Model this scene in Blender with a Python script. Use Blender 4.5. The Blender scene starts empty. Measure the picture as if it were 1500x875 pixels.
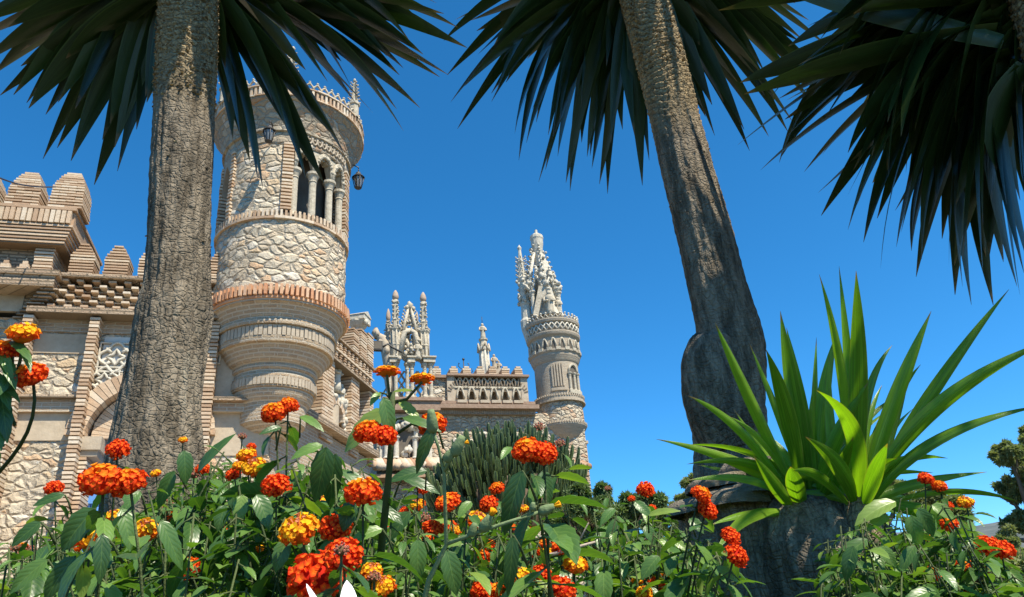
import bpy, math, random
from mathutils import Vector, Matrix, noise, Quaternion

V = Vector
R = math.radians
PI = math.pi
rnd = random.Random(7)
scene = bpy.context.scene
COL = scene.collection

# ---------------------------------------------------------------- camera
F_PX = 1100.0                     # focal length in pixels of the 1500 px wide photograph
PITCH, ROLL = R(25.0), R(4.6)
CAM = V((0.0, 0.0, 0.9))
FWD = V((0, math.cos(PITCH), math.sin(PITCH)))
_X0 = V((1, 0, 0)); _U0 = V((0, -math.sin(PITCH), math.cos(PITCH)))
RGT = _X0 * math.cos(ROLL) - _U0 * math.sin(ROLL)
UPV = _X0 * math.sin(ROLL) + _U0 * math.cos(ROLL)
cd = bpy.data.cameras.new('camera')
cd.sensor_width = 36.0
cd.lens = 36.0 * F_PX / 1500.0
cd.clip_start = 0.05
cd.clip_end = 6000
cam = bpy.data.objects.new('camera', cd)
COL.objects.link(cam)
m = Matrix((RGT, UPV, -FWD)).transposed().to_4x4()
m.translation = CAM
cam.matrix_world = m
scene.camera = cam

# ---------------------------------------------------------------- light
SUN_EL, SUN_AZ = R(57.0), R(134.0)       # azimuth clockwise from +Y (the view) : behind the camera, to the right
sun_dir = V((math.sin(SUN_AZ) * math.cos(SUN_EL), math.cos(SUN_AZ) * math.cos(SUN_EL), math.sin(SUN_EL)))
w = bpy.data.worlds.new('World')
scene.world = w
w.use_nodes = True
nt = w.node_tree
nt.nodes.clear()
sky = nt.nodes.new('ShaderNodeTexSky')
sky.sky_type = 'NISHITA'
sky.sun_disc = False
sky.sun_elevation = SUN_EL
sky.sun_rotation = SUN_AZ
sky.altitude = 300
sky.air_density = 0.75
sky.dust_density = 0.15
sky.ozone_density = 10.0
bg = nt.nodes.new('ShaderNodeBackground')
bg.inputs[1].default_value = 0.15
wo = nt.nodes.new('ShaderNodeOutputWorld')
hs = nt.nodes.new('ShaderNodeHueSaturation')
hs.inputs['Hue'].default_value = .489
hs.inputs['Saturation'].default_value = 1.17
nt.links.new(sky.outputs[0], hs.inputs['Color'])
nt.links.new(hs.outputs[0], bg.inputs[0])
nt.links.new(bg.outputs[0], wo.inputs[0])
sl = bpy.data.lights.new('sun', 'SUN')
sl.energy = 5.0
sl.angle = R(0.53)
sl.color = (1.0, 0.905, 0.74)
so = bpy.data.objects.new('sun', sl)
COL.objects.link(so)
so.rotation_euler = sun_dir.to_track_quat('Z', 'Y').to_euler()
scene.view_settings.view_transform = 'Standard'
scene.view_settings.look = 'None'
scene.view_settings.exposure = 0.72
scene.view_settings.gamma = 1.0
scene.view_settings.use_curve_mapping = False
scene.cycles.max_bounces = 8
scene.cycles.transparent_max_bounces = 8

# ---------------------------------------------------------------- helpers
def ray(px, py):
    return FWD + RGT * ((px - 750.0) / F_PX) + UPV * ((437.5 - py) / F_PX)

def P(px, py, depth):
    return CAM + ray(px, py) * depth

def PH(px, py, hd):
    d = ray(px, py)
    return CAM + d * (hd / math.hypot(d.x, d.y))

def tag(o, label, cat, group=None, kind=None):
    if label: o['label'] = label
    if cat: o['category'] = cat
    if group: o['group'] = group
    if kind: o['kind'] = kind
    return o

def thing(name, label, cat, loc=(0, 0, 0), rotz=0.0, group=None):
    o = bpy.data.objects.new(name, None)
    COL.objects.link(o)
    o.location = loc
    o.rotation_euler = (0, 0, rotz)
    o.empty_display_size = 0.2
    return tag(o, label, cat, group)

class MB:
    """collects vertices, faces and a per-vertex colour; build() links one mesh object"""
    def __init__(s):
        s.v = []; s.f = []; s.c = []; s.sm = []
    def add(s, vs, fs, col=(.5, .5, .5), smooth=False, cols=None):
        o = len(s.v)
        s.v.extend([tuple(p) for p in vs])
        s.f.extend([tuple(i + o for i in f) for f in fs])
        s.sm.extend([smooth] * len(fs))
        if cols is None:
            s.c.extend([col] * len(vs))
        else:
            s.c.extend(cols)
    def box(s, x0, x1, y0, y1, z0, z1, col=None, M=None):
        if col is None:
            t = .15 + .85 * rnd.random(); col = (t, t, t)
        vs = [V((x, y, z)) for z in (z0, z1) for y in (y0, y1) for x in (x0, x1)]
        if M is not None: vs = [M @ p for p in vs]
        s.add(vs, [(0, 2, 3, 1), (4, 5, 7, 6), (0, 1, 5, 4), (2, 6, 7, 3), (0, 4, 6, 2), (1, 3, 7, 5)], col)
    def bar(s, p0, p1, wx, wy, up=(0, 0, 1), col=None):
        """square bar from p0 to p1"""
        p0, p1 = V(p0), V(p1)
        t = (p1 - p0).normalized()
        a = t.cross(V(up))
        if a.length < 1e-4: a = t.cross(V((1, 0, 0)))
        a.normalize(); b = a.cross(t)
        vs = []
        for p in (p0, p1):
            for i, j in ((-1, -1), (1, -1), (1, 1), (-1, 1)):
                vs.append(p + a * (wx / 2 * i) + b * (wy / 2 * j))
        s.add(vs, [(0, 1, 2, 3), (7, 6, 5, 4), (0, 4, 5, 1), (1, 5, 6, 2), (2, 6, 7, 3), (3, 7, 4, 0)], col or (.5, .5, .5))
    def tube(s, pts, radii, seg=8, caps=True, col=(.5, .5, .5), smooth=True):
        pts = [V(p) for p in pts]
        n = len(pts)
        if not hasattr(radii, '__len__'): radii = [radii] * n
        vs = []; ref = None
        for i, p in enumerate(pts):
            t = (pts[min(i + 1, n - 1)] - pts[max(i - 1, 0)])
            t = t.normalized() if t.length > 1e-9 else V((0, 0, 1))
            if ref is None:
                ref = t.orthogonal().normalized()
            a = (ref - t * ref.dot(t))
            a = a.normalized() if a.length > 1e-6 else t.orthogonal().normalized()
            ref = a
            b = t.cross(a)
            for k in range(seg):
                an = 2 * PI * k / seg
                vs.append(p + (a * math.cos(an) + b * math.sin(an)) * radii[i])
        fs = []
        for i in range(n - 1):
            for k in range(seg):
                k2 = (k + 1) % seg
                fs.append((i * seg + k, i * seg + k2, (i + 1) * seg + k2, (i + 1) * seg + k))
        if caps:
            fs.append(tuple(range(seg - 1, -1, -1)))
            fs.append(tuple((n - 1) * seg + k for k in range(seg)))
        s.add(vs, fs, col, smooth)
    def lathe(s, prof, seg=64, a0=None, a1=None, col=(.5, .5, .5), smooth=False, center=(0, 0)):
        """profile of (r, z); angle 0 looks at -Y, positive towards +X"""
        full = a0 is None
        if full: a0, a1 = 0.0, 2 * PI
        n = seg if full else seg + 1
        vs = []
        for (r, z) in prof:
            for k in range(n):
                a = a0 + (a1 - a0) * k / seg
                vs.append((center[0] + r * math.sin(a), center[1] - r * math.cos(a), z))
        fs = []
        for i in range(len(prof) - 1):
            for k in range(seg):
                k2 = (k + 1) % n if full else k + 1
                fs.append((i * n + k, i * n + k2, (i + 1) * n + k2, (i + 1) * n + k))
        s.add(vs, fs, col, smooth)
    def ball(s, c, r, seg=8, rings=6, col=(.5, .5, .5), jit=0.0, sc=(1, 1, 1)):
        vs = []
        c = V(c)
        for i in range(rings + 1):
            th = PI * i / rings
            for k in range(seg):
                ph = 2 * PI * k / seg
                q = 1 + rnd.uniform(-jit, jit)
                vs.append(c + V((sc[0] * math.sin(th) * math.cos(ph), sc[1] * math.sin(th) * math.sin(ph), sc[2] * math.cos(th))) * (r * q))
        fs = []
        for i in range(rings):
            for k in range(seg):
                k2 = (k + 1) % seg
                fs.append((i * seg + k, (i + 1) * seg + k, (i + 1) * seg + k2, i * seg + k2))
        s.add(vs, fs, col, True)
    def mesh(s, name):
        me = bpy.data.meshes.new(name)
        me.from_pydata(s.v, [], s.f)
        at = me.color_attributes.new('Col', 'FLOAT_COLOR', 'POINT')
        buf = []
        for c in s.c: buf.extend((c[0], c[1], c[2], 1.0))
        at.data.foreach_set('color', buf)
        me.polygons.foreach_set('use_smooth', s.sm)
        me.update()
        return me
    def build(s, name, mat, parent=None, world=False, label=None):
        if world and parent is not None:
            o = parent.location
            s.v = [(p[0] - o.x, p[1] - o.y, p[2] - o.z) for p in s.v]
        me = s.mesh(name)
        me.materials.append(mat)
        ob = bpy.data.objects.new(name, me)
        COL.objects.link(ob)
        if parent is not None: ob.parent = parent
        if label: ob['label'] = label
        return ob

def link_copy(src, parent, loc=None, rot=None, scale=None):
    c = src.copy()
    COL.objects.link(c)
    c.parent = parent
    if loc is not None: c.location = loc
    if rot is not None: c.rotation_euler = rot
    if scale is not None: c.scale = scale
    return c

class Frame:
    """an upright facade: u runs to the right along it, v into it, z up (world height)"""
    def __init__(s, origin, th):
        s.o = V((origin[0], origin[1], 0)); s.th = th
        s.U = V((math.cos(th), math.sin(th), 0)); s.N = V((-math.sin(th), math.cos(th), 0))
    def uz(s, px, py, v=0.0):
        d = ray(px, py)
        t = ((s.o + s.N * v - CAM).dot(s.N)) / d.dot(s.N)
        p = CAM + d * t
        return (p - s.o).dot(s.U), p.z
    def rect(s, x0, y0, x1, y1, v=0.0):
        cx, cy = (x0 + x1) / 2, (y0 + y1) / 2
        return s.uz(x0, cy, v)[0], s.uz(x1, cy, v)[0], s.uz(cx, y1, v)[1], s.uz(cx, y0, v)[1]
    def local(s, p):
        p = V(p) - s.o
        return V((p.dot(s.U), p.dot(s.N), p.z))

# ---------------------------------------------------------------- materials
def new_mat(name):
    mt = bpy.data.materials.new(name)
    mt.use_nodes = True
    n = mt.node_tree
    n.nodes.clear()
    out = n.nodes.new('ShaderNodeOutputMaterial')
    bs = n.nodes.new('ShaderNodeBsdfPrincipled')
    n.links.new(bs.outputs[0], out.inputs[0])
    return mt, n, bs, out

class N:
    """tiny node helper"""
    def __init__(s, nt): s.t = nt
    def _in(s, node, i, v):
        if v is None: return
        if hasattr(v, 'is_output'): s.t.links.new(v, node.inputs[i])
        else: node.inputs[i].default_value = v
    def math(s, op, a, b=None, c=None, clamp=False):
        n = s.t.nodes.new('ShaderNodeMath'); n.operation = op; n.use_clamp = clamp
        s._in(n, 0, a); s._in(n, 1, b); s._in(n, 2, c)
        return n.outputs[0]
    def coord(s, which='Object'):
        return s.t.nodes.new('ShaderNodeTexCoord').outputs[which]
    def mapping(s, v, scale=(1, 1, 1), loc=(0, 0, 0), rot=(0, 0, 0)):
        n = s.t.nodes.new('ShaderNodeMapping')
        s.t.links.new(v, n.inputs[0])
        n.inputs['Scale'].default_value = scale; n.inputs['Location'].default_value = loc; n.inputs['Rotation'].default_value = rot
        return n.outputs[0]
    def sep(s, v):
        n = s.t.nodes.new('ShaderNodeSeparateXYZ'); s.t.links.new(v, n.inputs[0]); return n.outputs
    def comb(s, x, y, z):
        n = s.t.nodes.new('ShaderNodeCombineXYZ'); s._in(n, 0, x); s._in(n, 1, y); s._in(n, 2, z); return n.outputs[0]
    def noise(s, v, scale, detail=4, rough=.55, dist=0.0, col=False):
        n = s.t.nodes.new('ShaderNodeTexNoise'); s.t.links.new(v, n.inputs['Vector'])
        n.inputs['Scale'].default_value = scale; n.inputs['Detail'].default_value = detail
        n.inputs['Roughness'].default_value = rough; n.inputs['Distortion'].default_value = dist
        return n.outputs['Color' if col else 'Fac']
    def vor(s, v, scale, feature='F1', rand=1.0):
        n = s.t.nodes.new('ShaderNodeTexVoronoi'); n.feature = feature
        s.t.links.new(v, n.inputs['Vector']); n.inputs['Scale'].default_value = scale; n.inputs['Randomness'].default_value = rand
        return n.outputs
    def ramp(s, f, stops, interp='LINEAR'):
        n = s.t.nodes.new('ShaderNodeValToRGB'); s.t.links.new(f, n.inputs[0])
        cr = n.color_ramp; cr.interpolation = interp
        while len(cr.elements) < len(stops): cr.elements.new(0.5)
        for e, (p, c) in zip(cr.elements, stops):
            e.position = p; e.color = (c[0], c[1], c[2], 1)
        return n.outputs[0]
    def mix(s, f, a, b, mode='MIX'):
        n = s.t.nodes.new('ShaderNodeMix'); n.data_type = 'RGBA'; n.blend_type = mode
        s._in(n, 0, f)
        for i, v in ((6, a), (7, b)):
            if isinstance(v, tuple): v = (v[0], v[1], v[2], 1)
            s._in(n, i, v)
        return n.outputs[2]
    def mrange(s, f, a, b, c=0.0, d=1.0, smooth=True):
        n = s.t.nodes.new('ShaderNodeMapRange'); n.interpolation_type = 'SMOOTHSTEP' if smooth else 'LINEAR'
        s._in(n, 0, f); s._in(n, 1, a); s._in(n, 2, b); s._in(n, 3, c); s._in(n, 4, d)
        return n.outputs[0]
    def bump(s, h, strength, dist, normal=None):
        n = s.t.nodes.new('ShaderNodeBump'); s.t.links.new(h, n.inputs['Height'])
        n.inputs['Strength'].default_value = strength; n.inputs['Distance'].default_value = dist
        if normal is not None: s.t.links.new(normal, n.inputs['Normal'])
        return n.outputs[0]
    def attr(s, name='Col'):
        n = s.t.nodes.new('ShaderNodeAttribute'); n.attribute_name = name; return n.outputs
    def add(s, a, b):
        n = s.t.nodes.new('ShaderNodeVectorMath'); n.operation = 'ADD'; s._in(n, 0, a); s._in(n, 1, b); return n.outputs[0]
    def scalev(s, a, k):
        n = s.t.nodes.new('ShaderNodeVectorMath'); n.operation = 'SCALE'; s._in(n, 0, a); n.inputs[3].default_value = k; return n.outputs[0]

def set_in(bs, **k):
    for a, v in k.items():
        bs.inputs[a.replace('_', ' ')].default_value = v

def mat_rubble(name, scale=3.6, base=1.0, depth=0.05, warm=1.0):
    mt, t, bs, out = new_mat(name); n = N(t)
    c = n.coord()
    warp = n.scalev(n.add(n.noise(c, 3.0, 3, col=True), (-.5, -.5, -.5)), .22)
    v = n.mapping(n.add(c, warp), (1, 1, 1.55))
    vc = n.vor(v, scale); ve = n.vor(v, scale, 'DISTANCE_TO_EDGE')
    rc = n.sep(vc['Color'])
    k = base
    stone = n.ramp(rc[0], [(0, (.50 * k, .415 * k, .30 * k)), (.3, (.60 * k, .53 * k, .40 * k)), (.52, (.53 * k, .46 * k, .35 * k)), (.70, (.72 * k, .66 * k, .55 * k)),
                           (.80, (.56 * k, .36 * k * warm, .21 * k * warm)), (.9, (.54 * k, .29 * k * warm, .15 * k * warm)), (1, (.44 * k, .41 * k, .36 * k))], 'CONSTANT')
    n1 = n.noise(c, 9, 6, .62)
    stone = n.mix(n.mrange(n1, .35, .8, 0, .8), stone, (.36 * k, .28 * k, .18 * k), 'MIX')
    stone = n.mix(.22, stone, n.ramp(rc[0], [(0, (.55 * k, .46 * k, .34 * k)), (1, (.64 * k, .57 * k, .45 * k))]))
    edge = n.mrange(n.math('ADD', ve['Distance'], n.math('MULTIPLY', n.math('SUBTRACT', n1, .5), .10)), .015, .06)
    mort = n.mix(n1, (.27 * k, .225 * k, .165 * k), (.50 * k, .43 * k, .33 * k))
    col = n.mix(edge, mort, stone)
    stain = n.mrange(n.noise(n.mapping(c, (1.2, 1.2, .35)), 1.3, 5, .6), .5, .78)
    col = n.mix(n.math('MULTIPLY', stain, .45), col, (.30 * k, .27 * k, .22 * k))
    t.links.new(col, bs.inputs['Base Color'])
    hs = n.math('ADD', n.math('MULTIPLY', n.mrange(ve['Distance'], 0, .22), .8), n.math('MULTIPLY', n1, .75))
    hs = n.math('ADD', hs, n.math('MULTIPLY', n.noise(c, 22, 5, .7), .75))
    hs = n.math('ADD', hs, n.math('MULTIPLY', rc[1], .6))
    t.links.new(n.bump(hs, 1.0, depth), bs.inputs['Normal'])
    set_in(bs, Roughness=.9, Specular_IOR_Level=.2)
    return mt

def mat_brick(name, c1, c2, mortar, cyl=0.0, bw=.27, rh=.066, ms=.012, bump=.02, vertical=False):
    mt, t, bs, out = new_mat(name); n = N(t)
    c = n.coord(); x, y, z = n.sep(c)
    if cyl:
        u = n.math('MULTIPLY', n.math('ARCTAN2', x, y), cyl)
    else:
        u = n.math('ADD', x, y)
    vec = n.comb(z, u, 0.0) if vertical else n.comb(u, z, 0.0)
    wob = n.scalev(n.add(n.noise(c, 7, 2, col=True), (-.5, -.5, -.5)), .012)
    vec = n.add(vec, wob)
    b = t.nodes.new('ShaderNodeTexBrick')
    t.links.new(vec, b.inputs['Vector'])
    b.inputs['Color1'].default_value = (*c1, 1); b.inputs['Color2'].default_value = (*c2, 1); b.inputs['Mortar'].default_value = (*mortar, 1)
    b.inputs['Scale'].default_value = 1.0; b.inputs['Brick Width'].default_value = bw; b.inputs['Row Height'].default_value = rh
    b.inputs['Mortar Size'].default_value = ms; b.inputs['Mortar Smooth'].default_value = .25; b.inputs['Bias'].default_value = -.1
    n1 = n.noise(c, 6, 6, .65); n2 = n.noise(c, 45, 3, .6)
    col = n.mix(n.mrange(n1, .42, .8, 0, .6), b.outputs['Color'], (mortar[0] * 1.05, mortar[1] * 1.05, mortar[2]))
    col = n.mix(n.math('MULTIPLY', n2, .35), col, (.25, .2, .15))
    t.links.new(col, bs.inputs['Base Color'])
    h = n.math('ADD', n.math('SUBTRACT', 1.0, b.outputs['Fac']), n.math('MULTIPLY', n2, .8))
    t.links.new(n.bump(h, 1.0, bump), bs.inputs['Normal'])
    set_in(bs, Roughness=.92, Specular_IOR_Level=.15)
    return mt

def mat_tint(name, stops, rough=.9, nscale=14, bumpd=.008, dark=(.2, .17, .13), damt=.4):
    """colour by each piece's own random tint (bricks, tiles)"""
    mt, t, bs, out = new_mat(name); n = N(t)
    c = n.coord(); a = n.sep(n.attr()['Color'])
    n1 = n.noise(c, nscale, 5, .65); n2 = n.noise(c, nscale * 4, 3)
    col = n.ramp(a[0], stops)
    col = n.mix(n.mrange(n1, .45, .8, 0, damt), col, dark)
    t.links.new(col, bs.inputs['Base Color'])
    t.links.new(n.bump(n.math('ADD', n1, n.math('MULTIPLY', n2, .5)), .9, bumpd), bs.inputs['Normal'])
    set_in(bs, Roughness=rough, Specular_IOR_Level=.2)
    return mt

def mat_noise(name, ca, cb, scale, bumpd=.01, rough=.85, spec=.2, stretch=(1, 1, 1), detail=6, metal=0.0):
    mt, t, bs, out = new_mat(name); n = N(t)
    c = n.mapping(n.coord(), stretch)
    n1 = n.noise(c, scale, detail, .62); n2 = n.noise(c, scale * 6, 3, .6)
    f = n.math('ADD', n.math('MULTIPLY', n1, .7), n.math('MULTIPLY', n2, .3))
    t.links.new(n.ramp(f, [(.3, ca), (.7, cb)]), bs.inputs['Base Color'])
    t.links.new(n.bump(f, .9, bumpd), bs.inputs['Normal'])
    set_in(bs, Roughness=rough, Specular_IOR_Level=spec, Metallic=metal)
    return mt

def leaf_shader(name, stops, rough, trans, tcol, veins=None, margin=None, spec=.5, under=None, tipc=None):
    mt, t, bs, out = new_mat(name); n = N(t)
    a = n.sep(n.attr()['Color'])                    # r random tint, g across 0..1, b along 0..1
    c = n.coord()
    col = n.ramp(a[0], stops)
    n1 = n.noise(c, 30, 3, .6)
    col = n.mix(n.mrange(n1, .4, .8, 0, .35), col, (stops[0][1][0] * .6, stops[0][1][1] * .65, stops[0][1][2] * .5))
    ac = n.math('ABSOLUTE', n.math('SUBTRACT', n.math('MULTIPLY', a[1], 2.0), 1.0))
    if veins:
        mid = n.mrange(ac, .0, .09, 1, 0)
        ph = n.math('SUBTRACT', n.math('MULTIPLY', a[2], veins), n.math('MULTIPLY', ac, 2.0))
        wv = n.math('ABSOLUTE', n.math('SUBTRACT', n.math('FRACT', ph), .5))
        ln = n.mrange(wv, .0, .16, 1, 0)
        vein = n.math('MAXIMUM', mid, n.math('MULTIPLY', ln, .55))
        col = n.mix(n.math('MULTIPLY', vein, .10), col, tuple(min(1, x * 2.6 + .015) for x in stops[-1][1]))
        h = n.math('SUBTRACT', n.math('MULTIPLY', wv, 1.2), n.math('MULTIPLY', mid, .5))
        h = n.math('ADD', h, n.math('MULTIPLY', n.noise(c, 160, 2), .35))
        t.links.new(n.bump(h, .22, .001), bs.inputs['Normal'])
    else:
        st = n.noise(n.comb(n.math('MULTIPLY', a[1], 34.0), n.math('MULTIPLY', a[2], 2.5), a[0]), 1.0, 3, .6)
        col = n.mix(n.mrange(st, .35, .75, 0, .45), col, tuple(x * 1.7 for x in stops[-1][1]))
        t.links.new(n.bump(st, .35, .002), bs.inputs['Normal'])
    if margin:
        col = n.mix(n.mrange(ac, .86, .97), col, margin)
    if tipc:
        col = n.mix(n.mrange(n.math('ADD', a[2], n.math('MULTIPLY', n.math('SUBTRACT', n1, .5), .12)), .93, .985), col, tipc)
    if under:
        g = t.nodes.new('ShaderNodeNewGeometry')
        col = n.mix(n.math('MULTIPLY', g.outputs['Backfacing'], .7), col, under)
    t.links.new(col, bs.inputs['Base Color'])
    set_in(bs, Roughness=rough, Specular_IOR_Level=spec)
    tr = t.nodes.new('ShaderNodeBsdfTranslucent')
    t.links.new(n.mix(1.0, col, tcol, 'MULTIPLY'), tr.inputs['Color'])
    mx = t.nodes.new('ShaderNodeMixShader')
    mx.inputs[0].default_value = trans
    t.links.new(bs.outputs[0], mx.inputs[1]); t.links.new(tr.outputs[0], mx.inputs[2])
    t.links.new(mx.outputs[0], out.inputs[0])
    return mt

M = {}
M['rubble'] = mat_rubble('rubble_stone', 4.5, 1.1, .06, 1.1)
M['rubble_grey'] = mat_rubble('grey_rubble_stone', 4.6, .98, .055, .95)
BR1, BR2, MO = (.47, .345, .23), (.37, .25, .16), (.53, .47, .37)
M['brick'] = mat_brick('thin_brick', BR1, BR2, MO)
M['brick_round'] = mat_brick('thin_brick_round', (.50, .38, .25), (.40, .285, .18), (.58, .50, .385), cyl=1.3, bump=.035, ms=.016)
M['brick_fine'] = mat_brick('fine_brick', (.50, .43, .33), (.40, .33, .25), (.46, .40, .31), cyl=.8, bw=.2, rh=.06, ms=.010, bump=.012)
M['brick_upright'] = mat_brick('upright_brick', (.45, .36, .27), (.38, .28, .2), (.27, .23, .18), bw=.3, rh=.075, vertical=True)
M['slab'] = mat_tint('brick_course', [(0, (.16, .11, .075)), (.12, (.20, .14, .09)), (.14, (.37, .245, .155)), (.4, (.50, .36, .24)), (.75, (.58, .46, .33)), (1, (.63, .54, .42))])  # ramp's dark end puts the gaps' shade into the brick cores
M['brick_shade_joint'] = mat_brick('shade_jointed_brick', (.52, .40, .28), (.40, .28, .185), (.20, .155, .105), bump=.03, ms=.014)  # dark mortar puts the joints' shade into the colour
M['cornice_shade_stone'] = mat_rubble('cornice_shade_stone', 5.0, .72, .03, 1.0)  # rubble darkened so the downward flare carries its shade in the colour
M['terracotta'] = mat_tint('terracotta_brick', [(0, (.50, .23, .12)), (.6, (.58, .32, .18)), (1, (.62, .42, .28))])
M['core'] = mat_noise('shade_backing_and_fan', (.17, .13, .09), (.26, .21, .15), 10, .01)  # dark tone puts recess shade into the backings; brick fans share it
M['plaster'] = mat_noise('worn_grey_plaster', (.36, .29, .205), (.52, .435, .32), 2.6, .02)
M['plaster_white'] = mat_noise('pale_plaster', (.56, .53, .47), (.66, .63, .57), 4, .006)
M['carved'] = mat_noise('carved_cream_stone', (.30, .26, .19), (.62, .56, .44), 11, .03)
M['carved_white'] = mat_noise('white_carved_stone', (.38, .35, .28), (.66, .62, .52), 12, .02)
M['mould'] = mat_noise('weathered_moulding', (.33, .27, .2), (.48, .41, .31), 7, .015)
M['smooth_stone'] = mat_noise('smooth_shade_stone', (.24, .195, .14), (.40, .335, .25), 3.0, .015)  # tone darkened for underside shade, used on the window head
M['inside'] = mat_noise('shade_and_lens_dark', (.10, .085, .07), (.16, .14, .11), 4, .01)  # dark tone stands in for shade inside openings; the floodlight lens shares it
M['blue'] = mat_noise('blue_painted_wood', (.08, .22, .55), (.12, .30, .66), 6, .004, .5, .4, (8, 8, .6))
M['iron'] = mat_noise('black_iron', (.02, .02, .02), (.05, .045, .04), 30, .002, .5, .5)
M['tile'] = mat_tint('roof_tile', [(0, (.35, .2, .12)), (.5, (.48, .36, .24)), (1, (.58, .5, .4))])
mt, t, bs, out = new_mat('lantern_glass'); set_in(bs, Base_Color=(.35, .36, .35, 1), Roughness=.15, Alpha=1.0); bs.inputs['Transmission Weight'].default_value = .5
M['glass'] = mt
# ================================================================ castle helpers
def courses(mb, u0, u1, v0, v1, z0, z1, ch=.060, gap=.026, blen=.29, width=None, core=True, jit=.008, inset=.034, wv=False):
    nrow = max(1, int(round((z1 - z0) / ch))); h = (z1 - z0) / nrow
    uc, vc = (u0 + u1) / 2, (v0 + v1) / 2
    for i in range(nrow):
        k = width((i + .5) / nrow) if width else 1.0
        a, b = uc + (u0 - uc) * k, uc + (u1 - uc) * k
        kv = k if wv else 1.0
        va, vb = vc + (v0 - vc) * kv, vc + (v1 - vc) * kv
        za, zb = z0 + i * h + gap / 2, z0 + (i + 1) * h - gap / 2
        nb = max(1, int(round((b - a) / blen)))
        off = (.5 if i % 2 and nb > 1 else 0)
        cuts = [a] + [a + (b - a) * (j + off) / nb for j in range(0 if off else 1, nb)] + [b]
        for j in range(len(cuts) - 1):
            if cuts[j + 1] - cuts[j] < .02: continue
            q = rnd.uniform(-jit, jit)
            mb.box(cuts[j] + .004 + (q if j == 0 else 0), cuts[j + 1] - .004 + (rnd.uniform(-jit, jit) if j == len(cuts) - 2 else 0), va + rnd.uniform(-jit, jit), vb, za, zb + rnd.uniform(-.002, .002))
        if core:
            mb.box(a + inset, b - inset, va + inset, vb - .01, z0 + i * h - .001 * (i > 0), z0 + (i + 1) * h, col=(.12, .12, .12))  # dark core colour stands in for shade in the gaps

def strip(mb, mp, us, lo, hi, v0, v1, col=(.5, .5, .5)):
    vs = []
    for u, a, b in zip(us, lo, hi):
        vs += [mp(u, v0, a), mp(u, v0, b), mp(u, v1, a), mp(u, v1, b)]
    fs = []
    for i in range(len(us) - 1):
        o, q = i * 4, i * 4 + 4
        fs += [(o, q, q + 1, o + 1), (o + 2, o + 3, q + 3, q + 2), (o, o + 2, q + 2, q), (o + 1, q + 1, q + 3, o + 3)]
    fs += [(0, 1, 3, 2)]; e = (len(us) - 1) * 4
    fs += [(e, e + 2, e + 3, e + 1)]
    mb.add(vs, fs, col)

flat = lambda u, v, z: V((u, v, z))
cylm = lambda a, r, z: V((r * math.sin(a), -r * math.cos(a), z))

def dist_list(a, b, n): return [a + (b - a) * i / n for i in range(n + 1)]

def voussoirs(mb, uc, zc, ri, ro, v0, v1, n, a0=0.0, a1=PI, stilt=1.0, gap=.1):
    for i in range(n):
        t0 = a0 + (a1 - a0) * (i + gap / 2) / n; t1 = a0 + (a1 - a0) * (i + 1 - gap / 2) / n
        j = rnd.uniform(-.012, .012); tt = rnd.uniform(.2, 1)
        vs = []
        for v in (v0 + j * .5, v1):
            for r, t in ((ri, t0), (ro + j, t0), (ro + j, t1), (ri, t1)):
                vs.append((uc + r * math.cos(t), v, zc + r * math.sin(t) * stilt))
        mb.add(vs, [(0, 1, 2, 3), (7, 6, 5, 4), (0, 4, 5, 1), (1, 5, 6, 2), (2, 6, 7, 3), (3, 7, 4, 0)], (tt, tt, tt))

def blobs(mb, p0, p1, n, r, spread=.0, jit=.3):
    p0, p1 = V(p0), V(p1)
    for i in range(n):
        t = (i + .5) / n
        c = p0.lerp(p1, t) + V((rnd.uniform(-1, 1), rnd.uniform(-1, 1), rnd.uniform(-1, 1))) * spread
        q = r * rnd.uniform(.7, 1.25)
        mb.ball(c, q, 6, 4, jit=jit, sc=(1, 1, rnd.uniform(.8, 1.4)))

def crocket_line(mb, p0, p1, n, r, out):
    """little leaf hooks along a raking edge"""
    p0, p1, out = V(p0), V(p1), V(out).normalized()
    for i in range(n):
        c = p0.lerp(p1, (i + .5) / n)
        e = c + out * r * 1.8 + V((0, 0, r * .7))
        mb.tube([c, c + out * r, e], [r * .5, r * .42, r * .25], 5)
        mb.ball(e, r * .55, 6, 4, jit=.3)

def pinnacle(mb, p, h, r, n=6, seg=8):
    """slim spire with crocket hooks on four edges and a finial"""
    p = V(p)
    mb.lathe([(r, p.z), (r, p.z + h * .3), (r * 1.25, p.z + h * .31), (r * 1.25, p.z + h * .36), (r * .85, p.z + h * .38), (r * .12, p.z + h * .93), (.0, p.z + h * .94)], seg, center=(p.x, p.y))
    for q in range(4):
        a = q * PI / 2 + .4
        d = V((math.cos(a), math.sin(a), 0))
        crocket_line(mb, p + d * r * .85 + V((0, 0, h * .38)), p + d * r * .15 + V((0, 0, h * .9)), n, r * .34, d)
    mb.ball(p + V((0, 0, h * .96)), r * .38, 6, 5, jit=.15, sc=(1, 1, 1.3))

def column(mb, p, h, r, seg=12):
    p = V(p); c = (p.x, p.y); z = p.z
    mb.lathe([(0, z), (r * 1.5, z), (r * 1.5, z + h * .03), (r * 1.2, z + h * .06), (r, z + h * .09), (r * .95, z + h * .80), (r * 1.15, z + h * .815), (r * 1.0, z + h * .84), (r * 1.45, z + h * .93), (r * 1.75, z + h * .95), (r * 1.75, z + h), (0, z + h)], seg, center=c, smooth=False)

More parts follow.
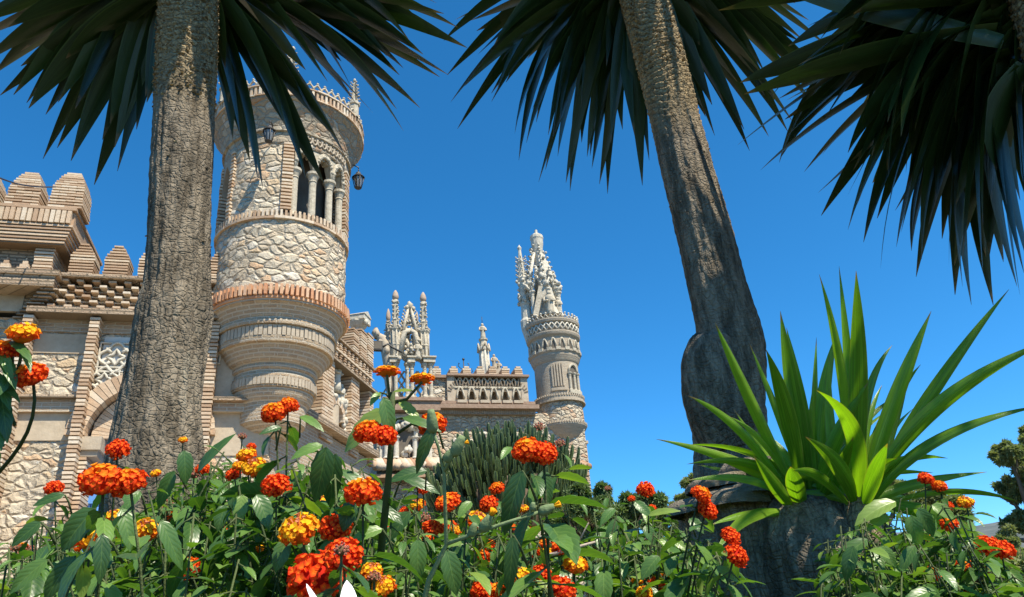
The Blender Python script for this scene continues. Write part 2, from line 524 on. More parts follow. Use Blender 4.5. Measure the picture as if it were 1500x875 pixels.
def statue(mb, p, h):
    """robed figure on its own foot"""
    p = V(p); c = (p.x, p.y); z = p.z
    prof = [(0, 0), (.17, 0), (.15, .2), (.13, .45), (.16, .62), (.17, .72), (.14, .80), (.05, .84), (.055, .86)]
    mb.lathe([(a * h, z + b * h) for a, b in prof], 10, center=c, smooth=True)
    mb.ball(p + V((0, 0, h * .92)), h * .085, 8, 6, jit=.06, sc=(1, 1, 1.2))
    for sx in (-1, 1):
        mb.tube([p + V((sx * .15 * h, 0, .75 * h)), p + V((sx * .2 * h, -.06 * h, .58 * h)), p + V((sx * .06 * h, -.17 * h, .55 * h))], [.05 * h, .045 * h, .035 * h], 6)

def ring_bricks(mb, r0, r1, z0, z1, n, fill=.72, a0=0, a1=2 * PI):
    da = (a1 - a0) / n
    for i in range(n):
        a = a0 + i * da; b = a + da * fill
        j = rnd.uniform(-.008, .008); t = rnd.uniform(.2, 1)
        vs = []
        for z in (z0, z1 + rnd.uniform(-.004, .004)):
            for r, q in ((r0, a), (r0, b), (r1 + j, b), (r1 + j, a)):
                vs.append((r * math.sin(q), -r * math.cos(q), z))
        mb.add(vs, [(0, 1, 2, 3), (7, 6, 5, 4), (0, 4, 5, 1), (1, 5, 6, 2), (2, 6, 7, 3), (3, 7, 4, 0)], (t, t, t))

# ================================================================ front wing (facade L)
TH = R(17.0)
pL = PH(150, 500, 14.0)
L = Frame(pL, TH)
front = thing('castle_wing', 'stone and thin brick castle wall with blue arched door behind the left palm trunk', 'castle wall', (pL.x, pL.y, 0), TH)
u_corner = L.uz(399, 590)[0]
u_left = L.uz(-260, 600)[0]
zpar = L.uz(140, 460, -.3)[1]           # underside of the lattice parapet
z_led1, z_led0 = L.uz(60, 579, -.15)[1], L.uz(60, 602, -.15)[1]
ZP = z_led0 - (L.uz(60, 602)[1] - L.uz(60, 645)[1])
# arch
ua0, z_spr = L.uz(127, 640)
ua0 = L.uz(122, 648)[0]
uac = L.uz(214, 600)[0]
ar_o = uac - ua0
ar_i = ar_o - .26
mb = MB()
mb.box(u_left, uac - ar_o, 0, .9, 0, zpar)
us = dist_list(uac - ar_o, uac + ar_o, 40)
strip(mb, flat, us, [z_spr + math.sqrt(max(0, ar_o ** 2 - (u - uac) ** 2)) for u in us], [zpar] * 41, 0, .9)
mb.box(uac + ar_o, u_corner, 0, .9, 0, zpar)
mb.box(u_left, u_corner, .9, 3.5, 0, zpar)
mb.build('wall', M['rubble'], front)
# plaster and brick bands laid on the stone
mb = MB()
a, b, c, d = L.rect(36, 490, 132, 518); mb.box(a, b, -.02, .05, c, d); mb.build('plaster_band', M['plaster'], front); mb = MB()
mb.box(u_left, ua0 - .22, -.025, .05, L.uz(60, 646)[1], z_led0); mb.build('plaster_band', M['plaster'], front); mb = MB()
a, b, c, d = L.rect(300, 462, 470, 584); mb.box(uac + ar_o + .2, u_corner - .02, -.02, .05, c, d); mb.build('plaster_band', M['plaster'], front); mb = MB()
mb.box(uac + ar_o + .2, u_corner - .02, -.02, .05, L.uz(330, 668)[1], L.uz(330, 606)[1]); mb.build('plaster_band', M['plaster'], front); mb = MB()
a, b, c, d = L.rect(-60, 420, 36, 456); mb.box(u_left, b, -.03, .05, c, d)
mb.build('plaster_band', M['plaster'], front)
mb = MB()
a, b, c, d = L.rect(36, 462, 300, 490); mb.box(a, b, -.03, .04, c, d + .1)
mb.box(u_left, ua0 - .2, -.1, .04, z_led0, z_led1 - .05)
a, b, c, d = L.rect(300, 588, 420, 604, -.1); mb.box(uac + ar_o + .2, u_corner, -.14, .04, c, d)
mb.build('brick_band', M['brick'], front)
mb = MB()
a, b, c, d = L.rect(150, 496, 300, 565); mb.box(a - .02, uac + ar_o + .2, -.012, .02, c, d)
mb.build('plaster_panel', M['plaster_white'], front)
# mouldings
mb = MB()
mb.box(u_left, ua0 - .16, -.2, .04, z_led1 - .05, z_led1)
mb.box(uac + ar_o + .2, u_corner + .1, -.26, .04, L.uz(360, 588, -.2)[1], L.uz(360, 583, -.2)[1])
a, b, c, d = L.rect(78, 456, 330, 464, -.3); mb.box(a - .4, u_corner, -.36, .04, c, d)
a, b, c, d = L.rect(78, 406, 330, 411, -.3); mb.box(a - .1, u_corner, -.34, .5, c, d)
mb.build('moulding', M['brick_shade_joint'], front)
# brick pilasters
pz1 = L.uz(140, 464, -.3)[1]
for (px, py, wpx, zb) in ((139, 468, 15, 0), (41, 468, 16, 0), (312, 500, 16, 0)):
    mb = MB()
    a = L.uz(px - wpx / 2, py, -.3)[0]; b = L.uz(px + wpx / 2, py, -.3)[0]
    courses(mb, a, b, -.3, .0, max(.4, zb), pz1, ch=.07, gap=.024)
    mb.build('pilaster', M['slab'], front)
# arch rings, impost, door
for ri, ro, v0 in ((ar_o - .02, ar_o + .27, -.12), (ar_o - .34, ar_o - .06, .12)):
    mb = MB()
    voussoirs(mb, uac, z_spr, ri, ro, v0, .85, 34)
    mb.build('brick_arch', M['slab'], front)
for s in (-1, 1):
    mb = MB(); u = uac + s * (ar_o - .05)
    mb.box(u - .24, u + .24, -.1, .85, z_spr - .24, z_spr - .02)
    mb.box(u - .2, u + .2, -.05, .85, z_spr - .34, z_spr - .24)
    mb.build('impost', M['mould'], front)
for s in (-1, 1):
    mb = MB()
    u = uac + s * (ar_o + .02)
    courses(mb, u - .13, u + .13, -.06, .85, .6, z_spr - .34, ch=.07, gap=.024)
    mb.build('door_jamb', M['slab'], front)
mb = MB()
for i in range(12):
    a = uac - ar_o + (2 * ar_o) * i / 12
    mb.box(a + .006, a + 2 * ar_o / 12 - .006, .5, .56, .6, z_spr - .1 + 0 * i)
door = mb.build('door', M['blue'], front)
for z in (1.0, 2.4, 3.6):
    mb = MB(); mb.box(uac - ar_o + .03, uac + ar_o - .03, .47, .497, z, z + .14); mb.build('door_rail', M['blue'], door)
us = dist_list(uac - ar_o + .1, uac + ar_o - .1, 30)
mb = MB(); strip(mb, flat, us, [z_spr - .1] * 31, [z_spr + math.sqrt(max(0, (ar_o - .1) ** 2 - (u - uac) ** 2)) for u in us], .55, .6)
mb.build('arch_infill', M['plaster'], front)
# tracery stars on the pale panel
def quatre(mb, u, v, z, r, tr):
    pts = [V((u + r * (1 + .16 * math.cos(4 * t)) * math.cos(t), v, z + r * (1 + .16 * math.cos(4 * t)) * math.sin(t))) for t in dist_list(0, 2 * PI, 40)]
    mb.tube(pts, tr, 6, False)
    pts = []
    for k in range(17):
        t = 2 * PI * k / 16
        q = r * (.62 if k % 4 == 0 else (.3 if k % 4 == 2 else .4))
        pts.append(V((u + q * math.cos(t), v, z + q * math.sin(t))))
    mb.tube(pts, tr, 6, False)
    for k in range(4):
        t = PI / 4 + k * PI / 2
        mb.tube([V((u + r * .5 * math.cos(t), v, z + r * .5 * math.sin(t))), V((u + r * math.cos(t), v, z + r * math.sin(t)))], tr, 6)
    s = r * 1.14
    mb.tube([V((u + s * x, v, z + s * y)) for x, y in ((-1, -1), (1, -1), (1, 1), (-1, 1), (-1, -1))], tr * .8, 6, False)
mb = MB()
for (px, py) in ((170, 524), (214, 520), (258, 516), (300, 512)):
    u, z = L.uz(px, py, -.04); quatre(mb, u, -.05, z, .235, .028)
for (px, py) in ((152, 557), (284, 548)):
    u, z = L.uz(px, py, -.04); quatre(mb, u, -.05, z, .2, .026)
mb.build('tracery', M['carved_white'], front)
# lattice parapet of staggered bricks
a, b, c, d = L.rect(76, 412, 330, 456, -.12)
ul0, zl0, zl1 = a, L.uz(150, 455, -.2)[1], L.uz(150, 411, -.2)[1]
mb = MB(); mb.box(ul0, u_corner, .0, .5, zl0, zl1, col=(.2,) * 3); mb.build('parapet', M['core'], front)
mb = MB()
rows = 6; rh = (zl1 - zl0) / rows; per = .255
for i in range(rows):
    u = ul0 + (per / 2 if i % 2 else 0)
    while u < u_corner - .2:
        mb.box(u, u + per * .46 + rnd.uniform(-.012, .012), -.27 + rnd.uniform(-.012, .012), .02, zl0 + i * rh + .022, zl0 + (i + 1) * rh - .036)
        u += per
    mb.box(ul0, u_corner, -.10, .01, zl0 + i * rh - .012, zl0 + i * rh + .012)
mb.build('brick_lattice', M['slab'], front)
par_w = lambda t: 1.0 if t < .66 else max(.34, 1 - (t - .66) * 2.1)
for px in (125, 174.5, 224, 274, 323):
    yb = 406 + (px - 125) * .05
    u0, u1, z0, _ = L.rect(px - 18, yb - 40, px + 18, yb, -.1)
    z0 = L.uz(px, yb, -.34)[1]
    mb = MB(); courses(mb, u0, u1, -.3, .12, z0, z0 + .70, width=par_w, ch=.06)
    mb.build('merlon', M['slab'], front)
# projecting gatehouse block at far left
vf = -.40
ub1 = L.uz(72, 410, vf)[0]
z455, z418, z398, z356 = (L.uz(40, y, vf)[1] for y in (455, 420, 397, 353))
mb = MB(); mb.box(u_left, ub1 - .1, vf + .14, 1.5, z398 - .02, z356 + .02); mb.box(u_left, ub1 - .06, -.02, 1.2, z418 - .25, z398)
mb.build('gate_block', M['brick_shade_joint'], front)
mb = MB()
mb.box(u_left, ub1 + .1, vf - .06, .6, z418, z398 - .10); mb.box(u_left, ub1 + .16, vf - .1, .6, z398 - .10, z398)
for i in range(9):       # corbel steps that carry the block back to the wall
    k = i / 9
    mb.box(ub1 - .55 + k * .5, ub1 - .28 + k * .5, vf * k - .05, .1, z455 + (z418 - z455) * k + .01, z455 + (z418 - z455) * (i + 1) / 9 - .012)
mb.build('block_moulding', M['brick_shade_joint'], front)
mb = MB(); courses(mb, ub1 - .3, ub1 + .0, vf - .02, .6, z398, z356, ch=.066); mb.build('corner_pier', M['slab'], front)
mb = MB()
u = u_left
while u < ub1 - .45:
    for k in range(4):
        mb.box(u + .03 * k, u + .2 - .03 * k, vf - .02 + .02 * k, vf + .16, z398 + k * .07 + .004, z398 + (k + 1) * .07 - .01)
    u += .29
mb.build('pyramid_row', M['slab'], front)
ve = vf - .22
z352, z325, z303 = (L.uz(60, y, ve)[1] for y in (352, 326, 302))
ue1 = L.uz(106, 328, ve)[0]
mb = MB()
for k in range(6):
    h = (z325 - z352) / 6
    mb.box(u_left, ue1 - .09 + .02 * k, ve + .08 - .016 * k, 1.5, z352 + k * h + .006, z352 + (k + 1) * h - .014)
mb.box(u_left, ue1 - .1, ve + .1, 1.48, z352 - .02, z325 + .02, col=(.1,) * 3)
u = u_left
while u < ue1 - .04:
    mb.box(u, u + .066, ve - .03 + rnd.uniform(-.01, .01), ve + .3, z325 + .01, z303 - .07 + rnd.uniform(-.006, .006)); u += .088
mb.box(u_left, ue1, ve + .06, 1.5, z325, z303 - .06, col=(.2,) * 3)
mb.box(u_left, ue1 + .03, ve - .02, 1.5, z303 - .055, z303)
mb.build('cornice', M['slab'], front)
big_w = lambda t: 1.0 - .12 * t if t < .5 else max(.36, .94 - (t - .5) ** 1.5 * 1.55)
for px in (-34, 30, 95):
    z0 = L.uz(px, 303, ve)[1]
    u0 = L.uz(px - 27, 300, ve)[0]; u1 = L.uz(px + 25, 300, ve)[0]
    mb = MB(); courses(mb, u0, u1, ve + .03, ve + .62, z0, z0 + .86, width=big_w, ch=.06, wv=True)
    mb.build('large_merlon', M['slab'], front)

# ================================================================ round tower
HD_T = PH(412, 590, 10).normalized()
pc = L.o + L.U * u_corner + L.N * 0.25
tow = V((pc.x, pc.y, 0))
D_T = math.hypot(tow.x, tow.y)
th_t = math.atan2(-tow.x, tow.y)
tower = thing('round_tower', 'round stone tower with corbelled brick base and arched belfry windows left of centre', 'tower', tow, th_t)
def tz(py, r=1.33, px=411):
    return PH(px, py, D_T - r)[2]
RB = 99 / F_PX * (P(411, 400, 1) - CAM).length / 1.0
dep = (V((tow.x, tow.y, tz(380))) - CAM).dot(FWD)
RB = 100 / F_PX * dep * .985
k_ = RB / 100.0 * .975
zc0, zring, zsill, zwin, zcor, ztop = tz(590), tz(422), tz(316), tz(205), tz(186), tz(150)
# corbel base in turned brick
mb = MB()
def yz(py, rpx):
    rq = rpx - 8 * min(1, max(0, (97 - rpx) / 25))
    return (rq * k_, tz(py, rq * k_))
prof = [(0, tz(594) - .3), (30 * k_, tz(600) - .1), (46 * k_, tz(596)), yz(588, 55), yz(578, 61), yz(571, 63.5), yz(566, 64), yz(565, 66.5), yz(559, 67), yz(546, 67), yz(545, 65), yz(541, 65), yz(537, 68), yz(534, 68.5), yz(531, 67), yz(527, 71),
        yz(521, 74.5), yz(514, 77), yz(507, 79.5), yz(500, 83), yz(499, 85.5), yz(491, 86.5), yz(490, 84.5), yz(474, 86), yz(473, 89), yz(468, 89.5), yz(464, 88), yz(455, 91), yz(447, 94), yz(441, 97), yz(440, 99), yz(432, 99.5), yz(431, 97), yz(420, 97), (0, tz(420))]
mb.lathe(prof, 96)
mb.build('corbel_base', M['brick_round'], tower)
mb = MB()
ring_bricks(mb, 52 * k_, 60.4 * k_, tz(559, .9) + .01, tz(546, .9) - .01, 66, .8); mb.build('upright_course', M['mould'], tower); mb = MB()
ring_bricks(mb, 76 * k_, 83.5 * k_, tz(490, 1.1) + .01, tz(474, 1.1) - .01, 84, .8)
mb.build('upright_course', M['mould'], tower)
mb = MB()
ring_bricks(mb, 92 * k_, 105 * k_, tz(430, 1.35), tz(415, 1.35), 92, .56)
ring_bricks(mb, 92 * k_, 101.5 * k_, tz(434, 1.35), tz(430.5, 1.35), 40, .985)
mb.build('terracotta_ring', M['terracotta'], tower)
# stone drum, dense and uneven
def rough_lathe(mb, r, z0, z1, nz, seg, a0, a1, amp=.022, fr=3.4):
    vs = []; n = seg + 1
    for i in range(nz + 1):
        z = z0 + (z1 - z0) * i / nz
        for k in range(n):
            a = a0 + (a1 - a0) * k / seg
            p = V((r * math.sin(a), -r * math.cos(a), z))
            q = noise.noise(V((p.x * fr, p.y * fr, p.z * fr * 1.5))) * amp + noise.noise(p * 9) * amp * .5
            rr = r + q
            vs.append((rr * math.sin(a), -rr * math.cos(a), z))
    fs = [(i * n + k, i * n + k + 1, (i + 1) * n + k + 1, (i + 1) * n + k) for i in range(nz) for k in range(seg)]
    mb.add(vs, fs, (.5,) * 3, True)
mb = MB()
rough_lathe(mb, 97 * k_, zring - .1, zsill, 40, 180, 0, 2 * PI)
A0, A1 = R(2), R(66)               # main window bay
B0, B1 = R(-84), R(-56)            # left window
rough_lathe(mb, 96.5 * k_, zsill, zwin, 30, 44, R(-54), R(-3))
rough_lathe(mb, 96.5 * k_, zsill, zwin, 30, 150, R(78), R(360 - 86))
mb.build('stone_drum', M['rubble'], tower)
# head band above windows and flared cornice
mb = MB()
mb.lathe([(96.5 * k_, zwin - .02), (98 * k_, zwin + .02), (98 * k_, zcor - .05), (102 * k_, zcor - .04), (102 * k_, zcor + .02), (99.5 * k_, zcor + .03), (101 * k_, zcor + .1), (106 * k_, zcor + (ztop - zcor) * .5), (114 * k_, zcor + (ztop - zcor) * .85), (120 * k_, ztop), (120 * k_, ztop + .03), (0, ztop + .03)], 96)
mb.build('flared_cornice', M['cornice_shade_stone'], tower)
mb = MB()
ring_bricks(mb, 100 * k_, 122.5 * k_, ztop + .035, ztop + .06, 40, .985)
ring_bricks(mb, 100 * k_, 121.5 * k_, ztop + .065, ztop + .25, 104, .5)
ring_bricks(mb, 100 * k_, 118 * k_, ztop + .06, ztop + .25, 60, .99)
ring_bricks(mb, 100 * k_, 123 * k_, ztop + .255, ztop + .285, 40, .985)
mb.build('dentil_ring', M['slab'], tower)
mb = MB()
nS = 60
for i in range(nS):                       # scalloped white cresting
    a = 2 * PI * i / nS
    c = V((119 * k_ * math.sin(a), -119 * k_ * math.cos(a), ztop + .285))
    tg = V((math.cos(a), math.sin(a), 0))
    hw = PI * 119 * k_ / nS
    mb.tube([c - tg * hw, c - tg * hw * .8 + V((0, 0, .09)), c + V((0, 0, .16)), c + tg * hw * .8 + V((0, 0, .09)), c + tg * hw], [.02, .022, .026, .022, .02], 6)
    mb.ball(c + V((0, 0, .19)), .03, 6, 4, jit=.2)
mb.build('cresting', M['carved'], tower)
for ad in (-62, -2, 58, 118, 178, 238):
    mb = MB()
    a = R(ad)
    pinnacle(mb, (117 * k_ * math.sin(a), -117 * k_ * math.cos(a), ztop + .28), 1.05, .1)
    mb.build('pinnacle', M['carved'], tower)
# sill ring of small brick posts
mb = MB()
ring_bricks(mb, 90 * k_, 101 * k_, zsill - .02, zsill + .03, 44, .985)
ring_bricks(mb, 93 * k_, 100.5 * k_, zsill + .032, zsill + .17, 96, .5)
mb.build('sill_ring', M['slab'], tower)
mb = MB(); ring_bricks(mb, 92 * k_, 97.5 * k_, zsill + .03, zsill + .14, 96, .999); mb.build('sill_back', M['core'], tower)
# room inside, its shade put into the dark colour
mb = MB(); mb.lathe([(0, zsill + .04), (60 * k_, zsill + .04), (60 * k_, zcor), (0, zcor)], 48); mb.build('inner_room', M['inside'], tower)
# brick jambs
def curved_courses(mb, a0, a1, r0, r1, z0, z1, ch=.076, gap=.034):
    nrow = int((z1 - z0) / ch); h = (z1 - z0) / nrow
    for i in range(nrow):
        t = rnd.uniform(.2, 1); j = rnd.uniform(-.008, .008)
        za, zb = z0 + i * h + gap / 2, z0 + (i + 1) * h - gap / 2
        for (aa, ab, ra, rb, zza, zzb, cc) in ((a0, a1, r0, r1 + j, za, zb, t), (a0 + .012, a1 - .012, r0, r1 - .055, zb - .002, zb + gap + .002, .05)):
            us = dist_list(aa, ab, 3)
            strip(mb, cylm, us, [zza] * 4, [zzb] * 4, rb, ra, (cc,) * 3)
for (a, b) in ((-4.5, 4.5), (65, 79), (-57, -52), (-91, -84)):
    mb = MB(); curved_courses(mb, R(a), R(b), 80 * k_, 100.5 * k_, zsill + .17, zwin + .02); mb.build('window_jamb', M['slab'], tower)
# arcade: three lobed arches on four slim columns
zspr = zsill + .17 + (zwin - zsill) * .56
spans = [(5.5, 24.5), (24.5, 44.5), (44.5, 64)]
mb = MB()
for (a, b) in spans:
    us = dist_list(R(a), R(b), 36)
    lo = []
    for i in range(37):
        x = (i / 36) * 2 - 1
        base = math.sqrt(max(0, 1 - x * x)) ** .8 * .46
        lo.append(zspr + max(0, base - .055 * abs(math.cos(4.5 * PI * (x + 1) / 2 * 1.0))))
    strip(mb, cylm, us, lo, [zwin + .02] * 37, 95 * k_, 84 * k_)
mb.build('lobed_arcade', M['carved'], tower)
mb = MB()
for (a, b) in spans:                                   # raised ropework round each arch
    for q in (0, 1):
        pts = []
        for i in range(25):
            x = i / 24 * 2 - 1
            aa = R((a + b) / 2 + (b - a) / 2 * x * (.98 - .12 * q)); zz = zspr + math.sqrt(max(0, 1 - x * x)) ** .8 * (.54 - .03 * q)
            pts.append(cylm(aa, (97 - q) * k_, zz))
        mb.tube(pts, .03, 6)
    for i in range(15):
        x = (i + .5) / 15 * 2 - 1
        aa = R((a + b) / 2 + (b - a) / 2 * x * .9); zz = zspr + math.sqrt(max(0, 1 - x * x)) ** .8 * .49
        mb.ball(cylm(aa, 97.5 * k_, zz), .042, 6, 4, jit=.25)
mb.build('arch_ornament', M['carved'], tower)
for a in (6.5, 24.5, 44.5, 63):
    mb = MB(); column(mb, cylm(R(a), 90 * k_, zsill + .1), zspr - zsill - .05, .075, 14); mb.build('column', M['carved'], tower)
mb = MB()
for i in range(12):                                     # pierced dark frieze above
    a = 8 + i * 4.8
    c = cylm(R(a), 98.6 * k_, (zwin + zcor) / 2 + .03)
    tg = V((math.cos(R(a)), math.sin(R(a)), 0))
    mb.tube([c + tg * .05 * math.cos(t) + V((0, 0, .1 * math.sin(t))) for t in dist_list(0, 2 * PI, 10)], .022, 5, False)
    mb.ball(c, .03, 6, 4)
mb.build('frieze_relief', M['mould'], tower)
# left window arch
mb = MB()
us = dist_list(B0, B1, 20)
strip(mb, cylm, us, [zspr - .1 + .55 * (1 - abs(i / 10 - 1)) ** .7 for i in range(21)], [zwin + .02] * 21, 96.5 * k_, 80 * k_)
mb.build('pointed_window_head', M['smooth_stone'], tower)

# lanterns hanging on the tower
lamp_parts = None
def lantern(label, p, s=1.0, arm=None):
    t_ = thing('wall_lantern', label, 'lantern', p, 0, 'iron lanterns on the round tower')
    mb = MB()
    for k in range(6):
        a = k * PI / 3
        lo = V((.075 * s * math.cos(a), .075 * s * math.sin(a), -.36 * s)); hi = V((.13 * s * math.cos(a), .13 * s * math.sin(a), -.1 * s))
        mb.tube([lo, hi], .011 * s, 5)
    mb.lathe([(0, -.40 * s), (.05 * s, -.39 * s), (.08 * s, -.365 * s), (.08 * s, -.35 * s), (0, -.35 * s)], 12)
    mb.lathe([(.02 * s, -.34 * s), (.14 * s, -.1 * s), (.15 * s, -.09 * s), (.07 * s, .0), (.05 * s, .05 * s), (.015 * s, .08 * s), (0, .1 * s)][1:], 12)
    mb.tube([V((0, 0, .08 * s)), V((0, 0, .16 * s))], .012 * s, 6)
    mb.build('frame', M['iron'], t_)
    mb = MB(); mb.lathe([(.066 * s, -.345 * s), (.12 * s, -.105 * s)], 6, smooth=False); mb.build('glass', M['glass'], t_)
    mb = MB()
    e = V(arm)
    mb.tube([V((0, 0, .15 * s)), V((0, 0, .2 * s)), V((0, 0, .2 * s)) + e * .5 + V((0, 0, .06 * s)), V((0, 0, .14 * s)) + e], .014 * s, 6)
    mb.build('bracket', M['iron'], t_)
    return t_
dT = (P(395, 195, 1) - CAM)
lp = PH(395, 188, D_T - RB - .32); lantern('small iron lantern on front of tower between hanging palm leaves', lp, .85, (tow - V((lp.x, lp.y, 0))).normalized() * .34)
lp = PH(525, 256, D_T + .1); lantern('small iron lantern jutting into the sky from right side of round tower', lp, .95, (V((tow.x, tow.y, 0)) - V((lp.x, lp.y, 0))).normalized() * .3)

# ================================================================ side wing receding behind the tower (facade B)
TB = R(81.0)
pB = L.o + L.U * u_corner
B = Frame(pB, TB)
side = thing('castle_side_wing', 'brick side wall of castle running back beyond round tower, slotted parapet and statue niche', 'castle wall', (pB.x, pB.y, 0), TB)
ub_end = B.uz(543, 600)[0]
def bz(px, py, v=0.): return B.uz(px, py, v)
zb_lo = bz(515, 551)[1]; zb_hi = bz(515, 518)[1]
print('B', ub_end, zb_lo, zb_hi, 'corner', bz(420, 595), 'z sill etc', zc0, zring, zsill, zwin, ztop, 'RB', RB, D_T)
mb = MB(); mb.box(.02, ub_end, .35, 3.2, 0, zb_lo); mb.box(.02, ub_end, .0, .35, 0, bz(470, 625)[1] - .1)
mb.build('wall', M['brick'], side)
mb = MB()
mb.box(-.1, ub_end + .12, -.14, .5, zb_lo - .05, zb_lo + .02); mb.box(-.1, ub_end + .12, -.1, .5, zb_hi, zb_hi + .05)
z_ = bz(470, 618)[1]; mb.box(-.1, ub_end, -.22, .36, z_ - .16, z_ - .02)
mb.build('moulding', M['brick_shade_joint'], side)
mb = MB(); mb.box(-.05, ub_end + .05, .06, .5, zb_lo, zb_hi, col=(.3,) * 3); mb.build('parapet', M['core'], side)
mb = MB()
u = 0.0
while u < ub_end:
    for k in range(2):
        h = (zb_hi - zb_lo) / 2
        courses(mb, u, u + .12, -.07, .08, zb_lo + .02 + k * h, zb_lo + (k + 1) * h - .03, ch=.062, core=False)
    u += .235
mb.box(0, ub_end, -.09, .09, (zb_lo + zb_hi) / 2 - .02, (zb_lo + zb_hi) / 2 + .02)
mb.build('brick_slots', M['slab'], side)
for (x0, x1) in ((468, 485), (511, 523), (538, 544)):
    a, b = bz(x0, 590)[0], bz(x1, 590)[0]
    mb = MB(); courses(mb, max(.05, a), b, -.06, .35, bz(480, 628)[1] - .3, zb_lo - .05, ch=.072, gap=.02); mb.build('pilaster', M['slab'], side)
# niche with statues between the pilasters
un0, un1 = bz(486, 600)[0], bz(510, 600)[0]
mb = MB()
uc = (un0 + un1) / 2
zn = bz(497, 612)[1]
voussoirs(mb, uc, zn, .32, .46, .05, .36, 18)
mb.build('niche_arch', M['slab'], side)
mb = MB(); mb.lathe([(0, zn - 1.2), (.31, zn - 1.2), (.31, zn + .3), (0, zn + .3)], 20, center=(uc, .36)); mb.build('niche', M['plaster'], side)
mb = MB()
for (du, z, h) in ((-.28, zn + .42, .55), (.02, zn + .62, .75), (.33, zn + .35, .55)):
    statue(mb, (uc + du, .12, z), h)
for s in (-1, 1): blobs(mb, (uc + s * .5, .12, zn - .3), (uc + s * .42, .12, zn + .5), 9, .075, .05)
blobs(mb, (uc - .4, .12, zn + .45), (uc + .4, .12, zn + .45), 8, .08, .05)
mb.build('statue_group', M['carved_white'], side)
# brick piers and white capital above the end
for i, (x0, x1, y0) in enumerate(((513, 521, 492), (524, 533, 494), (535, 543, 500))):
    zt = bz((x0 + x1) / 2, y0, .25)[1]
    a = bz(x0, 530, .1)[0]; b = bz(x1, 530, .1)[0]
    b = max(b, a + .18)
    mb = MB(); courses(mb, a, b, .02, .4, zb_hi + .05, zt, ch=.066); mb.build('brick_pier', M['slab'], side)
a, z0 = bz(525, 494, .2); z1 = bz(525, 458, .2)[1]
mb = MB()
hh = z1 - z0
mb.lathe([(0, z0), (.17, z0), (.14, z0 + hh * .3), (.2, z0 + hh * .4), (.26, z0 + hh * .55), (.26, z0 + hh * .62), (0, z0 + hh * .62)], 8, center=(a, .2))
mb.box(a - .23, a + .23, -.03, .43, z0 + hh * .6, z0 + hh * .8)
for q in (0, 1):
    mb.add([(a - .25, -.05, z0 + hh * .8), (a + .25, -.05, z0 + hh * .8), (a + .25, .45, z0 + hh * .8), (a - .25, .45, z0 + hh * .8), (a, -.05, z0 + hh), (a, .45, z0 + hh), ], [(0, 1, 4), (2, 3, 5), (1, 2, 5, 4), (3, 0, 4, 5), (0, 3, 2, 1)])
    break
blobs(mb, (a - .18, -.02, z0 + hh * .5), (a + .18, -.02, z0 + hh * .5), 6, .055, .03)
mb.build('stone_capital', M['carved_white'], side)

# floodlight between side wing and gothic front
fp = PH(553, 507, 19.5)
fl = thing('floodlight', 'square black floodlight on an arm left of the gothic spires', 'floodlight', fp, R(20))
mb = MB()
mb.box(-.13, .13, -.06, .1, -.13, .13); hs_ = mb.build('housing', M['iron'], fl)
mb = MB(); mb.box(-.105, .105, -.066, -.06, -.105, .105); mb.build('lens', M['inside'], hs_)
mb = MB(); mb.tube([V((-.5, .05, .0)), V((-.28, .05, -.02)), V((-.17, .05, -.12))], .03, 6); mb.build('arm', M['iron'], fl); mb = MB(); mb.tube([V((.16, .05, 0)), V((.3, .1, .12)), V((.42, .1, .02)), V((.7, .15, -.1))], .028, 6); mb.build('arm', M['iron'], fl)
M['brown_mould'] = mat_noise('brown_brick_moulding', (.22, .145, .10), (.36, .26, .19), 9, .02)
# ================================================================ gothic front (porch)
pG = PH(600, 600, 22.0)
G = Frame(pG, TH)
porch = thing('gothic_facade', 'carved cream gothic front with egg-tipped spires behind the tall lantana stem', 'gothic facade', (pG.x, pG.y, 0), TH)
def g(px, py, v=0.): 
    u, z = G.uz(px, py, v); return V((u, v, z))
s1 = g(640, 600)[0] - g(560, 600)[0]
pxm = s1 / 80.0                                  # metres per photo pixel here
zbase = g(600, 586)[2]
mb = MB()
a, b, c, d = G.rect(562, 588, 642, 606); mb.box(a - .05, b, -.36, .5, c, d - .1); mb.box(a - .08, b + .06, -.42, .5, d - .1, d)
mb.build('base_moulding', M['brown_mould'], porch)
mb = MB(); a, b, c, d = G.rect(552, 606, 642, 700); mb.box(a, b, 0, 2.0, 0, d); mb.build('wall', M['rubble_grey'], porch)
# columns in pairs with capitals
ztop_c = g(600, 536)[2]
for px in (570, 580, 597, 604, 623, 632):
    mb = MB(); p = g(px, 584, -.2); column(mb, (p.x, -.2, zbase), ztop_c - zbase, .058, 12); mb.build('column', M['carved'], porch)
mb = MB()
a, b, _, _ = G.rect(570, 540, 626, 580)
for i in range(7):
    for s in (-1, 1):
        u = a + (b - a) * i / 6
        mb.bar(V((u - s * .28, .1, zbase + .05)), V((u + s * .28, .1, zbase + .95)), .05, .06, up=(0, 1, 0))
mb.build('lattice_screen', M['carved'], porch)
# entablature blocks over columns
mb = MB()
for (x0, x1) in ((569, 584), (595, 606), (618, 635)):
    a, b, c, d = G.rect(x0, 527, x1, 536); mb.box(a, b, -.34, .2, c, d - .06); mb.box(a - .03, b + .03, -.38, .22, d - .06, d - .01)
mb.build('entablature', M['carved'], porch)
# left flare
mb = MB()
prof = [(577, 520), (570, 505), (563, 492), (556, 487)]
pts = [g(x, y, .05) for x, y in ((578, 585), (572, 560), (571, 535), (567, 512), (560, 496), (552, 490))]
mb.tube(pts, [.2, .18, .2, .2, .15, .08], 8)
blobs(mb, pts[3], pts[5], 9, .12, .1); blobs(mb, pts[0], pts[3], 8, .12, .14)
mb.build('flaring_bracket', M['mould'], porch)
